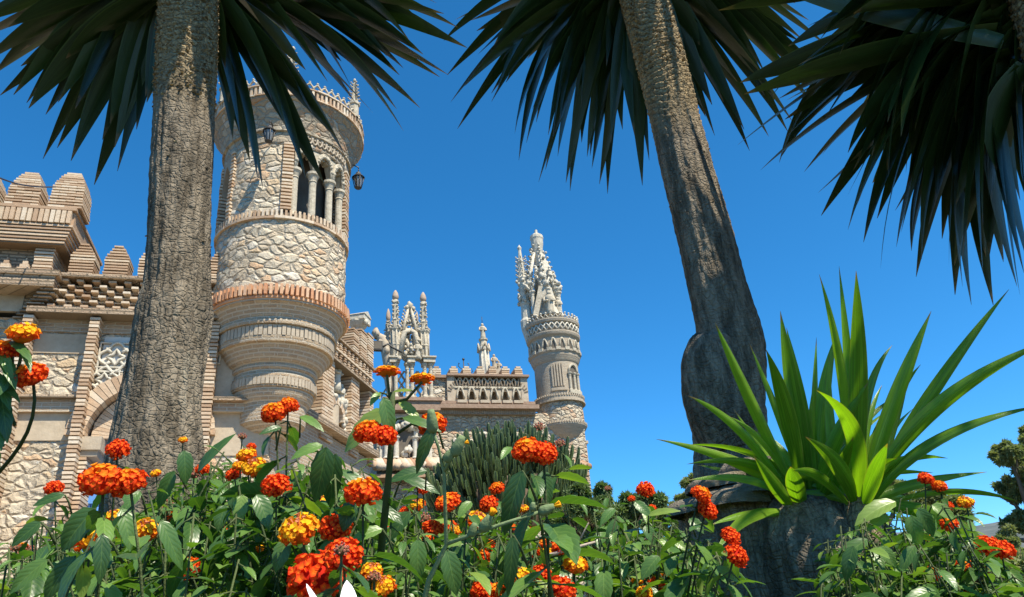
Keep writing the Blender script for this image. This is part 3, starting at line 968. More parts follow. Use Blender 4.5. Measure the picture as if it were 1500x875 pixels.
# turrets
def turret(px, ybot, ymid, ytop, yegg, wpx, v, egg='terracotta'):
    p0 = g(px, ybot, v); r = wpx / 2 * pxm
    z0 = p0.z; z1 = g(px, ymid, v)[2]; z2 = g(px, ytop, v)[2]; z3 = g(px, yegg, v)[2]
    mb = MB()
    u = p0.x
    mb.lathe([(0, z0), (r * 1.15, z0), (r * 1.15, z0 + .06), (r, z0 + .1), (r, z0 + (z1 - z0) * .42), (r * 1.12, z0 + (z1 - z0) * .46), (r, z0 + (z1 - z0) * .5), (r, z1 - .12), (r * 1.3, z1 - .04), (r * 1.35, z1), (0, z1)], 8, center=(u, v))
    for k in range(8):                        # ribs
        aa = 2 * PI * k / 8
        mb.tube([V((u + r * 1.02 * math.sin(aa), v - r * 1.02 * math.cos(aa), z0 + .05)), V((u + r * 1.02 * math.sin(aa), v - r * 1.02 * math.cos(aa), z1))], r * .13, 5)
    r2 = r * .72; h2 = z2 - z1
    mb.lathe([(r2, z1), (r2, z1 + h2 * .25), (r2 * 1.2, z1 + h2 * .3), (r2 * .8, z1 + h2 * .36), (r2 * .75, z1 + h2 * .85), (r2 * 1.05, z1 + h2 * .9), (r2 * .8, z2), (0, z2)], 8, center=(u, v))
    for k in range(4):
        aa = k * PI / 2 + .5; d = V((math.sin(aa), -math.cos(aa), 0))
        q = V((u, v, z1))
        blobs(mb, q + d * r2 * 1.2, q + d * r2 * 1.0 + V((0, 0, h2)), 7, r2 * .33, r2 * .15)
        blobs(mb, q + d * r * 1.25 - V((0, 0, .04)), q + d * r * 1.15 + V((0, 0, .12)), 2, r * .3, .02)
    tu_ = mb.build('turret', M['carved'], porch)
    mb = MB(); h3 = z3 - z2; re = r2 * 1.0
    mb.lathe([(0, z2 - .02), (re * .6, z2), (re * 1.0, z2 + h3 * .2), (re * 1.02, z2 + h3 * .38), (re * .75, z2 + h3 * .68), (re * .3, z2 + h3 * .92), (0, z3)], 12, center=(u, v), smooth=True)
    mb.build('egg_finial', M['egg'], tu_)
M['egg'] = mat_noise('brown_weathered_tip', (.33, .24, .17), (.48, .38, .29), 8, .01)
turret(580, 527, 482, 440, 425, 14, -.15)
turret(622, 527, 486, 443, 428, 14, -.15)
turret(569, 527, 488, 471, 452, 10, .45)
turret(611, 480, 476, 471, 456, 7, .45)
# central openwork gable
mb = MB()
top = g(599, 462, -.2); lft = g(585, 525, -.2); rgt = g(616, 527, -.2)
for q in (lft, rgt):
    mb.tube([q, q.lerp(top, .5) + V((0, -.05, .12)), g(601, 484, -.2)], [.1, .09, .08], 8)
mb.tube([g(589, 486, -.1), g(600, 510, -.15), g(612, 528, -.15)], [.06, .07, .07], 8); mb.tube([g(613, 487, -.1), g(603, 508, -.15), g(592, 528, -.15)], [.06, .07, .07], 8)
for (x, y, r) in ((602, 512, .16), (594, 500, .13), (611, 501, .13), (601, 482, .15), (592, 486, .12), (610, 487, .12), (600, 472, .1), (592, 474, .08), (607, 475, .08), (600, 463, .07), (588, 510, .09), (616, 512, .09), (590, 520, .08), (612, 520, .08), (596, 494, .07), (606, 494, .07), (603, 456, .05)):
    c = g(x, y, -.08)
    mb.tube([c + V((r * math.cos(t), 0, r * math.sin(t))) for t in dist_list(0, 2 * PI, 12)], .035, 5, False)
    blobs(mb, c - V((r, 0, r)), c + V((r, 0, r)), 4, .05, .06)
for (x0, y0, x1, y1, n) in ((588, 495, 598, 452, 9), (612, 495, 602, 452, 9), (584, 525, 590, 488, 6), (618, 525, 612, 488, 6)):
    p0, p1 = g(x0, y0, -.15), g(x1, y1, -.15)
    mb.tube([p0, p1], .05, 6)
    crocket_line(mb, p0, p1, n, .06, (-1 if x0 < 600 else 1, 0, .4))
mb.ball(g(600, 448, -.15), .1, 6, 5, jit=.25, sc=(1, 1, 1.5)); blobs(mb, g(594, 451, -.15), g(606, 451, -.15), 4, .055, .02)
for px in (583, 594, 600, 607, 617): blobs(mb, g(px, 530, -.3), g(px, 500, -.2), 9, .055, .12)
mb.build('openwork_gable', M['carved'], porch)
statue_m = MB(); p = g(612, 527, -.3); statue(statue_m, p, .6); statue_m.build('small_statue', M['carved'], porch)
# lower window screen and tiled eave
mb = MB()
for px in (566, 580, 608, 620): 
    p = g(px, 672, -.12); column(mb, p, g(px, 640, -.12)[2] - p.z, .07, 10)
mb.build('window_column', M['carved_white'], porch)
mb = MB(); a, b, c, d = G.rect(556, 612, 632, 676); mb.box(a, b, -.06, .02, c - .1, c); mb.box(a, b, -.07, .02, d - .05, d + .1)
for (x0, x1) in ((556, 568), (578, 584), (606, 612), (620, 632)):
    a, b, _, _ = G.rect(x0, 620, x1, 670); mb.box(a, b, -.05, .02, c, d)
for px in (573, 595, 616): blobs(mb, g(px - 8, 625, -.1), g(px + 8, 625, -.1), 6, .1, .08)
blobs(mb, g(590, 668, -.1), g(602, 655, -.1), 6, .1, .08)
mb.build('window_tracery', M['carved_white'], porch)
mb = MB(); a, b, c, d = G.rect(562, 618, 628, 672); mb.box(a, b, -.012, -.004, c, d); mb.build('window_shade_sheet', M['inside'], porch)  # dark sheet on the wall stands in for the shade of an opening
mb = MB()
a, b, c, d = G.rect(548, 684, 660, 694, -.7)
n = 22
for i in range(n):
    u = a + (b - a) * (i + .5) / n
    t = rnd.random()
    mb.tube([V((u, .0, d + .35)), V((u, -.72 + rnd.uniform(-.02, .02), d))], [.1, .11], 8, col=(t, t, t))
mb.box(a, b, -.62, .02, c - .08, c + .02)
mb.build('tiled_eave', M['tile'], porch)

# ================================================================ rear wall with balcony parapet
pR = PH(710, 580, 25.0)
Rf = Frame(pR, TH)
rear = thing('balcony_wall', 'far stone wall with brick battlements and a row of little pointed arches', 'castle wall', (pR.x, pR.y, 0), TH)
def q(px, py, v=0.):
    u, z = Rf.uz(px, py, v); return V((u, v, z))
px_r = (q(770, 580) - q(650, 580)).x / 120
mb = MB(); a, b, c, d = Rf.rect(546, 604, 856, 640); mb.box(a, b, .05, 2.5, 0, d)
a, b, c, d = Rf.rect(634, 553, 656, 604); mb.box(a, b, .1, 2.0, c, d)
mb.build('wall', M['rubble_grey'], rear)
mb = MB()
a, b, c, d = Rf.rect(636, 592, 790, 598, -.35); mb.box(a, b, -.35, .3, c, d)
a, b, c, d = Rf.rect(642, 588, 784, 592, -.2); mb.box(a, b, -.22, .3, c, d)
a, b, c, d = Rf.rect(632, 549, 657, 553, -.05); mb.box(a, b, -.05, 2, c, d)
a, b, c, d = Rf.rect(655, 548, 775, 551, -.1); mb.box(a, b, -.12, 1.2, c, d)
mb.build('moulding', M['brown_mould'], rear)
mb = MB(); a, b, c, d = Rf.rect(644, 599, 784, 607, -.12); mb.box(a, b, -.12, .2, c, d); mb.build('brick_band', M['brick_upright'], rear)
mb = MB()
a, b, zb0, zb1 = Rf.rect(655, 551, 773, 588)
mb.box(a, b, .25, 1.2, zb0, zb1)
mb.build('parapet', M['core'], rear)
zx = q(713, 568)[2]
# arched lower half
u0, u1 = q(666, 580).x, q(764, 580).x
mb = MB()
span = (u1 - u0) / 6
us, lo = [], []
for i in range(6):
    for k in range(17):
        x = k / 16 * 2 - 1
        us.append(u0 + span * (i + .5 + x * .5 * .999)); lo.append(zb0 + (.1 + .36 * (1 - abs(x / .62) ** 1.7) ** .6 if abs(x) < .62 else 0))
strip(mb, flat, us, lo, [zx] * len(us), .0, .3)
mb.box(a, u0, -.02, .3, zb0, zb1); mb.box(u1, b, -.02, .3, zb0, zb1)
mb.build('arched_panel', M['mould'], rear)
for i in range(6):
    uc = u0 + span * (i + .5)
    mb = MB()
    mb.tube([V((uc + span * .33 * x, -.03, zb0 + .08 + .40 * max(0, 1 - abs(x) ** 1.7) ** .6)) for x in dist_list(-1, 1, 16)], .036, 6)
    am_ = mb.build('arch_moulding', M['carved'], rear)
    mb = MB()
    for k in range(11):
        t = PI * (k + .5) / 11
        mb.bar(V((uc + .3 * math.cos(t) * 1.05, -.015, zb0 + .3 + .26 * math.sin(t))), V((uc + .3 * 1.5 * math.cos(t), -.015, zb0 + .32 + .42 * math.sin(t))), .035, .05, up=(0, 1, 0))
    mb.build('brick_fan', M['core'], am_)
    mb = MB(); mb.box(uc - span * .42, uc + span * .42, -.28, .1, zb0 - .14, zb0 - .04); mb.box(uc - span * .3, uc + span * .3, -.2, .1, zb0 - .26, zb0 - .14); mb.build('corbel', M['mould'], rear)
mb = MB()
n = 11
for i in range(n):
    ua, ubb = u0 + (u1 - u0) * i / n, u0 + (u1 - u0) * (i + 1) / n
    for s in (0, 1):
        mb.bar(V((ua if s else ubb, .1 + .004 * s, zx + .03)), V((ubb if s else ua, .1 + .004 * s, zb1 - .03)), .05, .07, up=(0, 1, 0))
mb.build('cross_lattice', M['carved'], rear)
mb = MB(); mb.box(u0 - .1, u1 + .1, -.04, .3, zx - .03, zx + .03); mb.build('string_course', M['carved'], rear)
for px in (640, 665, 684, 704, 722, 741, 760):
    p = q(px, 549, -.05)
    mb = MB(); hw = 6 * px_r
    courses(mb, p.x - hw, p.x + hw, -.06, .45, p.z, p.z + 13 * px_r, ch=.075, gap=.02, width=lambda t: 1 if t < .8 else .6)
    mb.build('merlon', M['slab'], rear)
# grey wall end + tiled corner
mb = MB()
a, b, c, d = Rf.rect(790, 684, 866, 694, -.5)
for i in range(14):
    u = a + (b - a) * (i + .5) / 14; t = rnd.random()
    mb.tube([V((u, .2, d + .3)), V((u, -.5, d))], [.11, .12], 8, col=(t, t, t))
mb.box(a, b - .04, -.42, 2.5, c - .05, c + .06); mb.box(b - .16, b - .02, .2, 2.6, c, d + .24)
mb.build('tiled_eave', M['tile'], rear)
mb = MB(); p = q(856, 676, .3); mb.box(p.x - .12, p.x + .12, .2, .5, p.z - .2, p.z + .6); mb.box(p.x - .17, p.x + .17, .15, .55, p.z + .6, p.z + .7); mb.build('chimney', M['mould'], rear)

# column statue behind the parapet
pp = PH(711, 551, 25.8)
col_s = thing('statue_column', 'tall white column topped by statue, rising behind brick battlements', 'statue', (pp.x, pp.y, pp.z - .4), TH)
zz = lambda py: PH(709, py, 25.8)[2] - pp.z + .4
mb = MB(); mb.lathe([(0, 0), (.2, 0), (.17, zz(515)), (.21, zz(514)), (.21, zz(510)), (.0, zz(510))], 8)
for k in range(8):
    a = 2 * PI * k / 8; mb.tube([V((.18 * math.sin(a), -.18 * math.cos(a), .1)), V((.165 * math.sin(a), -.165 * math.cos(a), zz(515)))], .03, 5)
mb.build('shaft', M['carved_white'], col_s)
mb = MB()
for k in range(4):
    a = k * PI / 2; d = V((math.sin(a), -math.cos(a), 0))
    mb.tube([d * .2 + V((0, 0, zz(516))) + d.cross(V((0, 0, 1))) * .13, d * .2 + V((0, 0, zz(504))), d * .2 + V((0, 0, zz(516))) - d.cross(V((0, 0, 1))) * .13], .035, 6)
mb.lathe([(.17, zz(510)), (.13, zz(500)), (.17, zz(499)), (.17, zz(497)), (0, zz(497))], 8)
mb.build('gablet', M['carved'], col_s)
mb = MB(); statue(mb, (0, 0, zz(498)), zz(474) - zz(498)); mb.build('statue', M['carved'], col_s)
mb = MB(); mb.tube([V((0, 0, zz(476))), V((0, 0, zz(464)))], .012, 5); mb.build('rod', M['iron'], col_s)
pp = PH(727, 552, 25.6)
sm = thing('roof_statue', 'small dark statue on roof between battlements, right of the white column', 'statue', (pp.x, pp.y, pp.z - .15), TH)
mb = MB(); mb.box(-.2, .2, -.15, .15, 0, .4); mb.build('plinth', M['mould'], sm)
mb = MB(); statue(mb, (-.04, 0, .4), .6); statue(mb, (.15, .1, .3), .5); mb.build('figure', M['mould'], sm)
pp = PH(680, 552, 25.4)
iw = thing('iron_ornament', 'thin curly iron ornament above battlements left of the white column', 'ironwork', (pp.x, pp.y, pp.z - .1), TH)
mb = MB()
mb.tube([V((0, 0, 0)), V((0, 0, .72))], .018, 6)
for s in (-1, 1):
    for k, (r, h) in enumerate(((.32, .3), (.2, .5))):
        mb.tube([V((0, 0, h - .12)), V((s * r * .5, 0, h - .1)), V((s * r, 0, h)), V((s * r * .9, 0, h + .12)), V((s * r * .7, 0, h + .08))], .014, 6)
mb.ball((0, 0, .76), .05, 6, 5)
mb.build('scrolls', M['iron'], iw)

# ================================================================ rear round tower with gothic lantern
pT2 = PH(819, 584, 26.4)
rt_root = V((pT2.x, pT2.y, 0))
D2 = math.hypot(pT2.x, pT2.y)
rt = thing('turret_tower', 'slender round tower crowned with lacy white gothic pinnacles, right of the battlements', 'tower', rt_root, math.atan2(-pT2.x, pT2.y))
dep2 = (pT2 - CAM).dot(FWD)
k2 = dep2 / F_PX
def t2(py, r=0., px=None):
    if px is None: px = 819 - (584 - py) * .115
    return PH(px, py, D2 - r)[2]
mb = MB()
r = 33 * k2
mb.lathe([(0, t2(652, r)), (8 * k2, t2(650, r)), (18 * k2, t2(643, r)), (27 * k2, t2(634, r)), (33 * k2, t2(625, r)), (35.5 * k2, t2(621, r)), (35.5 * k2, t2(618, r)), (33 * k2, t2(616, r))], 64)
mb.lathe([(33.5 * k2, t2(586, r)), (36 * k2, t2(584, r)), (36 * k2, t2(578, r)), (33.5 * k2, t2(577, r))], 64)
mb.lathe([(32.5 * k2, t2(577, r)), (32.5 * k2, t2(529, r)), (34 * k2, t2(527, r)), (37 * k2, t2(520, r)), (37 * k2, t2(517, r)), (39 * k2, t2(515, r)), (39 * k2, t2(512, r)), (36.5 * k2, t2(511, r)), (36.5 * k2, t2(494, r)), (40 * k2, t2(491, r)), (41 * k2, t2(488, r)), (41 * k2, t2(486, r)), (38 * k2, t2(485, r)), (38 * k2, t2(474, r)), (41 * k2, t2(473, r)), (42 * k2, t2(470, r)), (42 * k2, t2(468, r)), (0, t2(467, r))], 64)
mb.build('shaft', M['brick_fine'], rt)
mb = MB(); rough_lathe(mb, 33 * k2, t2(617, r), t2(585, r), 18, 110, 0, 2 * PI, .02); mb.build('stone_band', M['rubble_grey'], rt)
mb = MB()
ring_bricks(mb, 30 * k2, 36.5 * k2, t2(619, r), t2(616, r), 60, .6); mb.build('dentil_ring', M['mould'], rt); mb = MB(); ring_bricks(mb, 30 * k2, 37 * k2, t2(580, r), t2(576.5, r), 60, .6); mb.build('dentil_ring', M['mould'], rt); mb = MB(); ring_bricks(mb, 30 * k2, 37.5 * k2, t2(587, r), t2(584.5, r), 40, .98)
mb.build('dentil_ring', M['mould'], rt)
mb = MB()                                  # pointed arch ring under the gallery
nA = 18
for i in range(nA):
    ac = 2 * PI * i / nA; hw = PI / nA * .62
    za, zb_ = t2(510, r), t2(497, r)
    mb.tube([cylm(ac + hw * x, 37.6 * k2, za + (zb_ - za) * max(0, 1 - abs(x) ** 1.6) ** .6) for x in dist_list(-1, 1, 12)], .035, 5)
    mb.box(-.09, .09, -.06, .06, -.12, 0, M=Matrix.Translation(cylm(ac + PI / nA, 37.5 * k2, za)) @ Matrix.Rotation(ac + PI / nA, 4, 'Z'))
mb.build('arch_ring', M['carved'], rt)
mb = MB()
for i in range(nA):
    ac = 2 * PI * i / nA
    us = dist_list(ac - PI / nA * .42, ac + PI / nA * .42, 6); za, zb_ = t2(511, r), t2(499, r)
    strip(mb, cylm, us, [za] * 7, [za + (zb_ - za) * max(.02, 1 - abs(x) ** 1.6) ** .6 for x in dist_list(-1, 1, 6)], 36.9 * k2, 36 * k2)
mb.build('arch_shade_sheet', M['inside'], rt)  # dark strips stand in for the shade inside each arch
mb = MB()                                   # diamond balustrade
nD = 30
for i in range(nD):
    for s in (0, 1):
        a0_, a1_ = 2 * PI * i / nD, 2 * PI * (i + 1) / nD
        if s: a0_, a1_ = a1_, a0_
        mb.tube([cylm(a0_, 39.2 * k2, t2(485, r)), cylm((a0_ + a1_) / 2, 39.2 * k2, (t2(485, r) + t2(474, r)) / 2), cylm(a1_, 39.2 * k2, t2(474, r))], .028, 5)
mb.build('diamond_balustrade', M['carved_white'], rt)
mb = MB()
for i in range(34):
    a = 2 * PI * i / 34; c = cylm(a, 40 * k2, t2(468, r)); tg = V((math.cos(a), math.sin(a), 0)); hw = PI * 40 * k2 / 34
    mb.tube([c - tg * hw, c + V((0, 0, .14)), c + tg * hw], .03, 5); mb.ball(c + V((0, 0, .19)), .045, 6, 4, jit=.3)
mb.build('cresting', M['carved_white'], rt)
# upright fluted panel and arched window
mb = MB()
for k in range(5):
    a = R(-12 + k * 6.5); zt_ = t2(532 + (2 - k if k < 2 else 0), r)
    us = dist_list(a, a + R(3.6), 2); strip(mb, cylm, us, [t2(566, r)] * 3, [zt_] * 3, 34.4 * k2, 32 * k2)
us = dist_list(R(-16), R(24), 10); strip(mb, cylm, us, [t2(572, r)] * 11, [t2(568, r)] * 11, 34.6 * k2, 32 * k2)
mb.build('fluted_panel', M['mould'], rt)
mb = MB(); us = dist_list(R(34), R(60), 12)
strip(mb, cylm, us, [t2(572, r)] * 13, [t2(545, r) + .28 * math.sqrt(max(0, 1 - x * x)) for x in dist_list(-1, 1, 12)], 32.8 * k2, 31 * k2)
mb.build('window_shade_sheet', M['inside'], rt)  # dark strip on the shaft stands in for window shade
mb = MB()
mb.tube([cylm(R(47 + 15 * x), 33.6 * k2, t2(546, r) + .32 * math.sqrt(max(0, 1 - x * x))) for x in dist_list(-1, 1, 14)], .05, 6)
for a in (33, 47, 61): column(mb, cylm(R(a), 34 * k2, t2(572, r)), t2(546, r) - t2(572, r), .05, 8)
us = dist_list(R(28), R(66), 10); strip(mb, cylm, us, [t2(577, r)] * 11, [t2(572, r)] * 11, 37 * k2, 32 * k2)
mb.build('window_frame', M['carved'], rt)
# lacy crown
def c2(px, py, r_=0.0):
    """a point above the gallery, in the tower's own axes"""
    wpt = PH(px, py, D2 - r_)
    d = wpt - rt_root
    a = -rt.rotation_euler.z
    return V((d.x * math.cos(a) - d.y * math.sin(a), d.x * math.sin(a) + d.y * math.cos(a), d.z))
mb = MB()
p0, p1 = c2(799, 470), c2(792, 405)
mb.lathe([(.62, t2(468)), (.55, t2(462)), (.36, t2(440)), (.3, t2(400)), (.2, t2(385))], 10, center=(c2(800, 440).x * .6, 0))
top = c2(786, 350)
cx = c2(788, 385).x
mb.lathe([(.2, t2(392)), (.17, t2(372)), (.2, t2(366)), (.24, t2(358)), (.25, t2(352)), (.27, t2(350)), (.26, t2(346)), (.14, t2(343)), (.06, t2(342)), (.06, t2(337)), (0, t2(336))], 12, center=(c2(787, 360).x, 0))
for k in range(6):
    a = 2 * PI * k / 6 + .3
    d = V((math.sin(a), -math.cos(a), 0))
    c = V((cx, 0, 0))
    lo, hi = c + d * .62 + V((0, 0, t2(432))), c + d * .18 + V((0, 0, t2(372)))
    md = lo.lerp(hi, .5) + d * .05
    mb.tube([lo, md, hi], [.09, .075, .06], 6)
    crocket_line(mb, lo, hi, 8, .085, d + V((0, 0, .3)))
    column(mb, c + d * .6 + V((.08, 0, t2(466))), t2(432) - t2(466), .075, 8)
    mb.tube([c + d * .6 + V((0, 0, t2(432))), c + d * .85 + V((0, 0, t2(424)))], [.08, .05], 6)
    blobs(mb, c + d * .7 + V((0, 0, t2(430))), c + d * .55 + V((0, 0, t2(405))), 7, .09, .09)
    blobs(mb, c + d * .22 + V((0, 0, t2(385))), c + d * .2 + V((0, 0, t2(360))), 5, .07, .06)
    d2 = V((math.sin(a + PI / 6), -math.cos(a + PI / 6), 0))
    g0, g1, gt = c + d * .6 + V((0, 0, t2(440))), c + V((math.sin(a + PI / 3), -math.cos(a + PI / 3), 0)) * .6 + V((0, 0, t2(440))), c + d2 * .55 + V((0, 0, t2(412)))
    for e in (g0, g1):
        mb.tube([e, e.lerp(gt, .5) + V((0, 0, .1)), gt], .055, 6); crocket_line(mb, e, gt, 5, .06, d2 + V((0, 0, .6)))
    blobs(mb, gt, gt + V((0, 0, .45)), 4, .07, .03)
mb.build('gothic_crown', M['carved_white'], rt)
mb = MB()                                   # gabled niche at the front
a_, b_, t_ = c2(785, 462, .7), c2(807, 463, .7), c2(793, 420, .62)
for e in (a_, b_):
    mb.bar(e, t_, .2, .1, up=(0, 1, 0))
mb.tube([a_, a_ + V((-.04, 0, -.1))], .12, 6); mb.tube([b_, b_ + V((.04, 0, -.1))], .12, 6)
p = c2(807, 462, .75); statue(mb, p, 1.0)
p = c2(819, 462, .3); statue(mb, p, .75)
mb.build('gabled_niche', M['carved'], rt)
mb = MB()                                   # side turret
u = c2(766, 440).x
tc = (u * .9, -.1)
mb.lathe([(0, t2(500)), (.12, t2(500)), (.26, t2(480)), (.28, t2(470)), (.22, t2(466)), (.2, t2(448)), (.24, t2(445)), (.2, t2(441)), (.24, t2(412)), (.28, t2(408)), (.15, t2(404))], 10, center=tc)
mb.lathe([(.15, t2(406)), (.13, t2(385)), (.16, t2(383)), (.09, t2(380)), (.06, t2(366)), (.09, t2(362)), (0, t2(357))], 8, center=(tc[0] - .06, tc[1]))
for k in range(6):
    a = k * PI / 3; d = V((math.sin(a), -math.cos(a), 0)); c = V((tc[0], tc[1], 0))
    crocket_line(mb, c + d * .2 + V((0, 0, t2(408))), c + d * .1 + V((-.05, 0, t2(375))), 5, .06, d)
    blobs(mb, c + d * .26 + V((0, 0, t2(445))), c + d * .26 + V((0, 0, t2(410))), 6, .07, .05)
mb.build('side_pinnacle', M['carved_white'], rt)
# ================================================================ ground and hills
def ground_z(x, y):
    d = math.hypot(x, y)
    k = min(1, max(0, (y - 3.0) / 8.0)); k = k * k * (3 - 2 * k)
    side_ = min(1, max(0, 1 - (x - 6) / 10)) if x > 6 else 1
    return 1.6 * k * side_ + .06 * noise.noise(V((x * .4, y * .4, 0)))
mb = MB()
rings = [0, .6, 1.2, 2, 3, 4, 5, 6, 7, 8, 9, 10, 11, 13, 16, 20, 26, 35, 50, 90, 200, 500, 1200, 3000, 5000]
ns = 72
vs = [(0, 0, ground_z(0, 0))]
for r_ in rings[1:]:
    for k in range(ns):
        a = 2 * PI * k / ns
        x, y = r_ * math.sin(a), r_ * math.cos(a)
        vs.append((x, y, ground_z(x, y)))
fs = [(0, 1 + (k + 1) % ns, 1 + k) for k in range(ns)]
for i in range(len(rings) - 2):
    for k in range(ns):
        a, b = 1 + i * ns + k, 1 + i * ns + (k + 1) % ns
        fs.append((a, b, b + ns, a + ns))
mb.add(vs, fs, (.5,) * 3, True)
M['soil'] = mat_noise('dry_garden_soil', (.05, .055, .03), (.11, .10, .055), 3, .03, .95)
_t = M['soil'].node_tree; _n = N(_t); _b = next(x for x in _t.nodes if x.type == 'BSDF_PRINCIPLED')
_src = _b.inputs['Base Color'].links[0].from_socket
_xyz = _n.sep(_n.coord())
_d = _n.math('SQRT', _n.math('ADD', _n.math('POWER', _n.math('ADD', _xyz[0], 3.0), 2.0), _n.math('POWER', _n.math('SUBTRACT', _xyz[1], 10.5), 2.0)))
_g = _n.mix(_n.noise(_n.coord(), 9, 5, .6), (.36, .28, .19), (.52, .43, .31))
_t.links.new(_n.mix(_n.mrange(_d, 6.2, 7.0), _g, _src), _b.inputs['Base Color'])      # pale gravel forecourt at the castle's foot
tag(mb.build('ground', M['soil']), 'dry sloping garden soil under the flower bushes', 'ground', kind='structure')
M['hill'] = mat_noise('scrubby_limestone', (.06, .08, .075), (.15, .165, .16), .03, 1.2, .95)
mb = MB()
na, nr = 220, 8
vs = []
for i in range(nr + 1):
    for k in range(na + 1):
        a = R(-70 + 150 * k / na)
        rr = 1100 + 900 * i / nr
        prof = math.sin(PI * min(1, i / nr * .62 + .0)) if i else 0
        el = 172 + 45 * noise.noise(V((a * 3, 1.3, 0))) + 22 * noise.noise(V((a * 11, 3.3, 0))) + 9 * noise.noise(V((a * 40, i, 0)))
        vs.append((rr * math.sin(a), rr * math.cos(a), 1.5 + max(0, el * prof * 1.0) - (3 if i == 0 else 0)))
fs = [(i * (na + 1) + k, (i + 1) * (na + 1) + k, (i + 1) * (na + 1) + k + 1, i * (na + 1) + k + 1) for i in range(nr) for k in range(na)]
mb.add(vs, fs, (.5,) * 3, True)
tag(mb.build('hills', M['hill']), 'far bare grey-green ridge low behind the trees at right', 'hills', kind='structure')

# ================================================================ foliage helpers
def rand_unit():
    while True:
        p = V((rnd.uniform(-1, 1), rnd.uniform(-1, 1), rnd.uniform(-1, 1)))
        if .05 < p.length < 1: return p.normalized()

def leaf_quad(mb, c, d, up, L_, W_, tint, fold=.25):
    """small six-point leaf with a folded middle"""
    d = d.normalized()
    s = d.cross(up)
    if s.length < 1e-3: s = d.orthogonal()
    s.normalize(); u = s.cross(d)
    f = u * (W_ * fold)
    vs = [c, c + d * L_ * .4 + s * W_ * .5 + f, c + d * L_, c + d * L_ * .4 - s * W_ * .5 + f, c + d * L_ * .45]
    mb.add(vs, [(0, 1, 4), (1, 2, 4), (2, 3, 4), (3, 0, 4)], cols=[(tint, .5, 0), (tint, 1, .5), (tint, .5, 1), (tint, 0, .5), (tint, .5, .5)])

def leaf_cloud(mb, clumps, per, L_, W_, tr=(0, 1), fill=.55):
    for (c, r_) in clumps:
        c = V(c)
        tb = rnd.uniform(*tr)
        for i in range(per):
            d = rand_unit()
            rr = r_ * (fill + (1 - fill) * rnd.random()) if rnd.random() < .8 else r_ * rnd.random()
            p = c + V((d.x * rr, d.y * rr, d.z * rr * .8))
            dd = (d * .5 + rand_unit() + V((0, 0, -.15))).normalized()
            leaf_quad(mb, p, dd, (V((0, 0, 1)) + rand_unit() * .6), L_ * rnd.uniform(.6, 1.2), W_ * rnd.uniform(.7, 1.2), min(1, max(0, tb + rnd.uniform(-.25, .25))))

M['olive_leaf'] = leaf_shader('olive_foliage', [(0, (.14, .18, .07)), (.6, (.21, .25, .10)), (1, (.30, .32, .16))], .6, .42, (1, 1.1, .5), spec=.3)
M['dark_leaf'] = leaf_shader('dark_foliage', [(0, (.06, .10, .04)), (.6, (.11, .17, .06)), (1, (.21, .28, .12))], .5, .25, (1, 1.2, .4), spec=.4)
M['bark'] = mat_noise('grey_brown_bark', (.09, .07, .05), (.2, .16, .12), 14, .02, .95, .1, (1, 1, .25))

def tree(name, label, base, lumps, leaf, per, L_, W_, trunk_r, group=None):
    """lumps: world centres and radii of the crown masses"""
    root = thing(name, label, 'tree', base, 0, group)
    mb = MB(); clumps = []
    for (c, r_) in lumps:
        c = V(c)
        for i in range(max(6, int(10 * 1))):
            d = rand_unit() * r_ * rnd.uniform(.35, .95)
            clumps.append((c + V((d.x, d.y, d.z * .8)), r_ * rnd.uniform(.18, .36)))
    leaf_cloud(mb, clumps, per, L_, W_)
    mb.build('crown', leaf, root, world=True)
    mb = MB()
    b = V(base); cc = sum((V(c) for c, _ in lumps), V((0, 0, 0))) / len(lumps)
    mid = b.lerp(cc, .55)
    mb.tube([b - V((0, 0, .3)), b.lerp(mid, .5) + V((.05, 0, 0)), mid], [trunk_r, trunk_r * .8, trunk_r * .6], 10)
    for (c, r_) in lumps:
        c = V(c); mb.tube([mid, mid.lerp(c, .5) + V((0, 0, -.1 * r_)), c], [trunk_r * .5, trunk_r * .35, trunk_r * .12], 7)
        for i in range(5):
            mb.tube([mid.lerp(c, .7), c + rand_unit() * r_ * .8], [trunk_r * .2, trunk_r * .05], 5)
    mb.build('trunk', M['bark'], root, world=True)
    return root

def gz(p): return ground_z(p.x, p.y)
def lumps_px(lst, hd, k=1.0):
    out_ = []
    for (x, y, r_) in lst:
        p = PH(x, y, hd + rnd.uniform(-.6, .6)); dd = (p - CAM).dot(FWD)
        out_.append((p, r_ * dd / F_PX * k))
    return out_
def tree_px(label, lst, hd, leaf, per, L_, W_, tr_, name='background_tree', group='trees beyond the garden'):
    lm = lumps_px(lst, hd)
    c = sum((p for p, _ in lm), V((0, 0, 0))) / len(lm)
    return tree(name, label, V((c.x, c.y, ground_z(c.x, c.y))), lm, leaf, per, L_, W_, tr_, group)
tree_px('loose olive-green tree at the right edge, tallest of the far trees', [(1480, 668, 24), (1510, 690, 40), (1475, 720, 22), (1500, 770, 34), (1478, 790, 18), (1520, 640, 22)], 20, M['olive_leaf'], 420, .10, .05, .16)
tree_px('rounded olive-green tree seen right of the bright offshoot leaves', [(1372, 728, 26), (1400, 740, 24), (1410, 765, 22), (1345, 745, 22), (1385, 780, 22)], 24, M['olive_leaf'], 300, .12, .055, .15)
tree_px('olive-green tree seen between the two bright leaf rosettes', [(1240, 690, 26), (1290, 706, 28), (1225, 725, 26), (1270, 745, 26), (1320, 720, 20)], 22, M['olive_leaf'], 300, .12, .055, .15)
tree_px('pale olive tree left of the right palm stump', [(1018, 712, 20), (1005, 735, 18), (990, 745, 12), (1030, 750, 22)], 23, M['olive_leaf'], 300, .12, .055, .14)
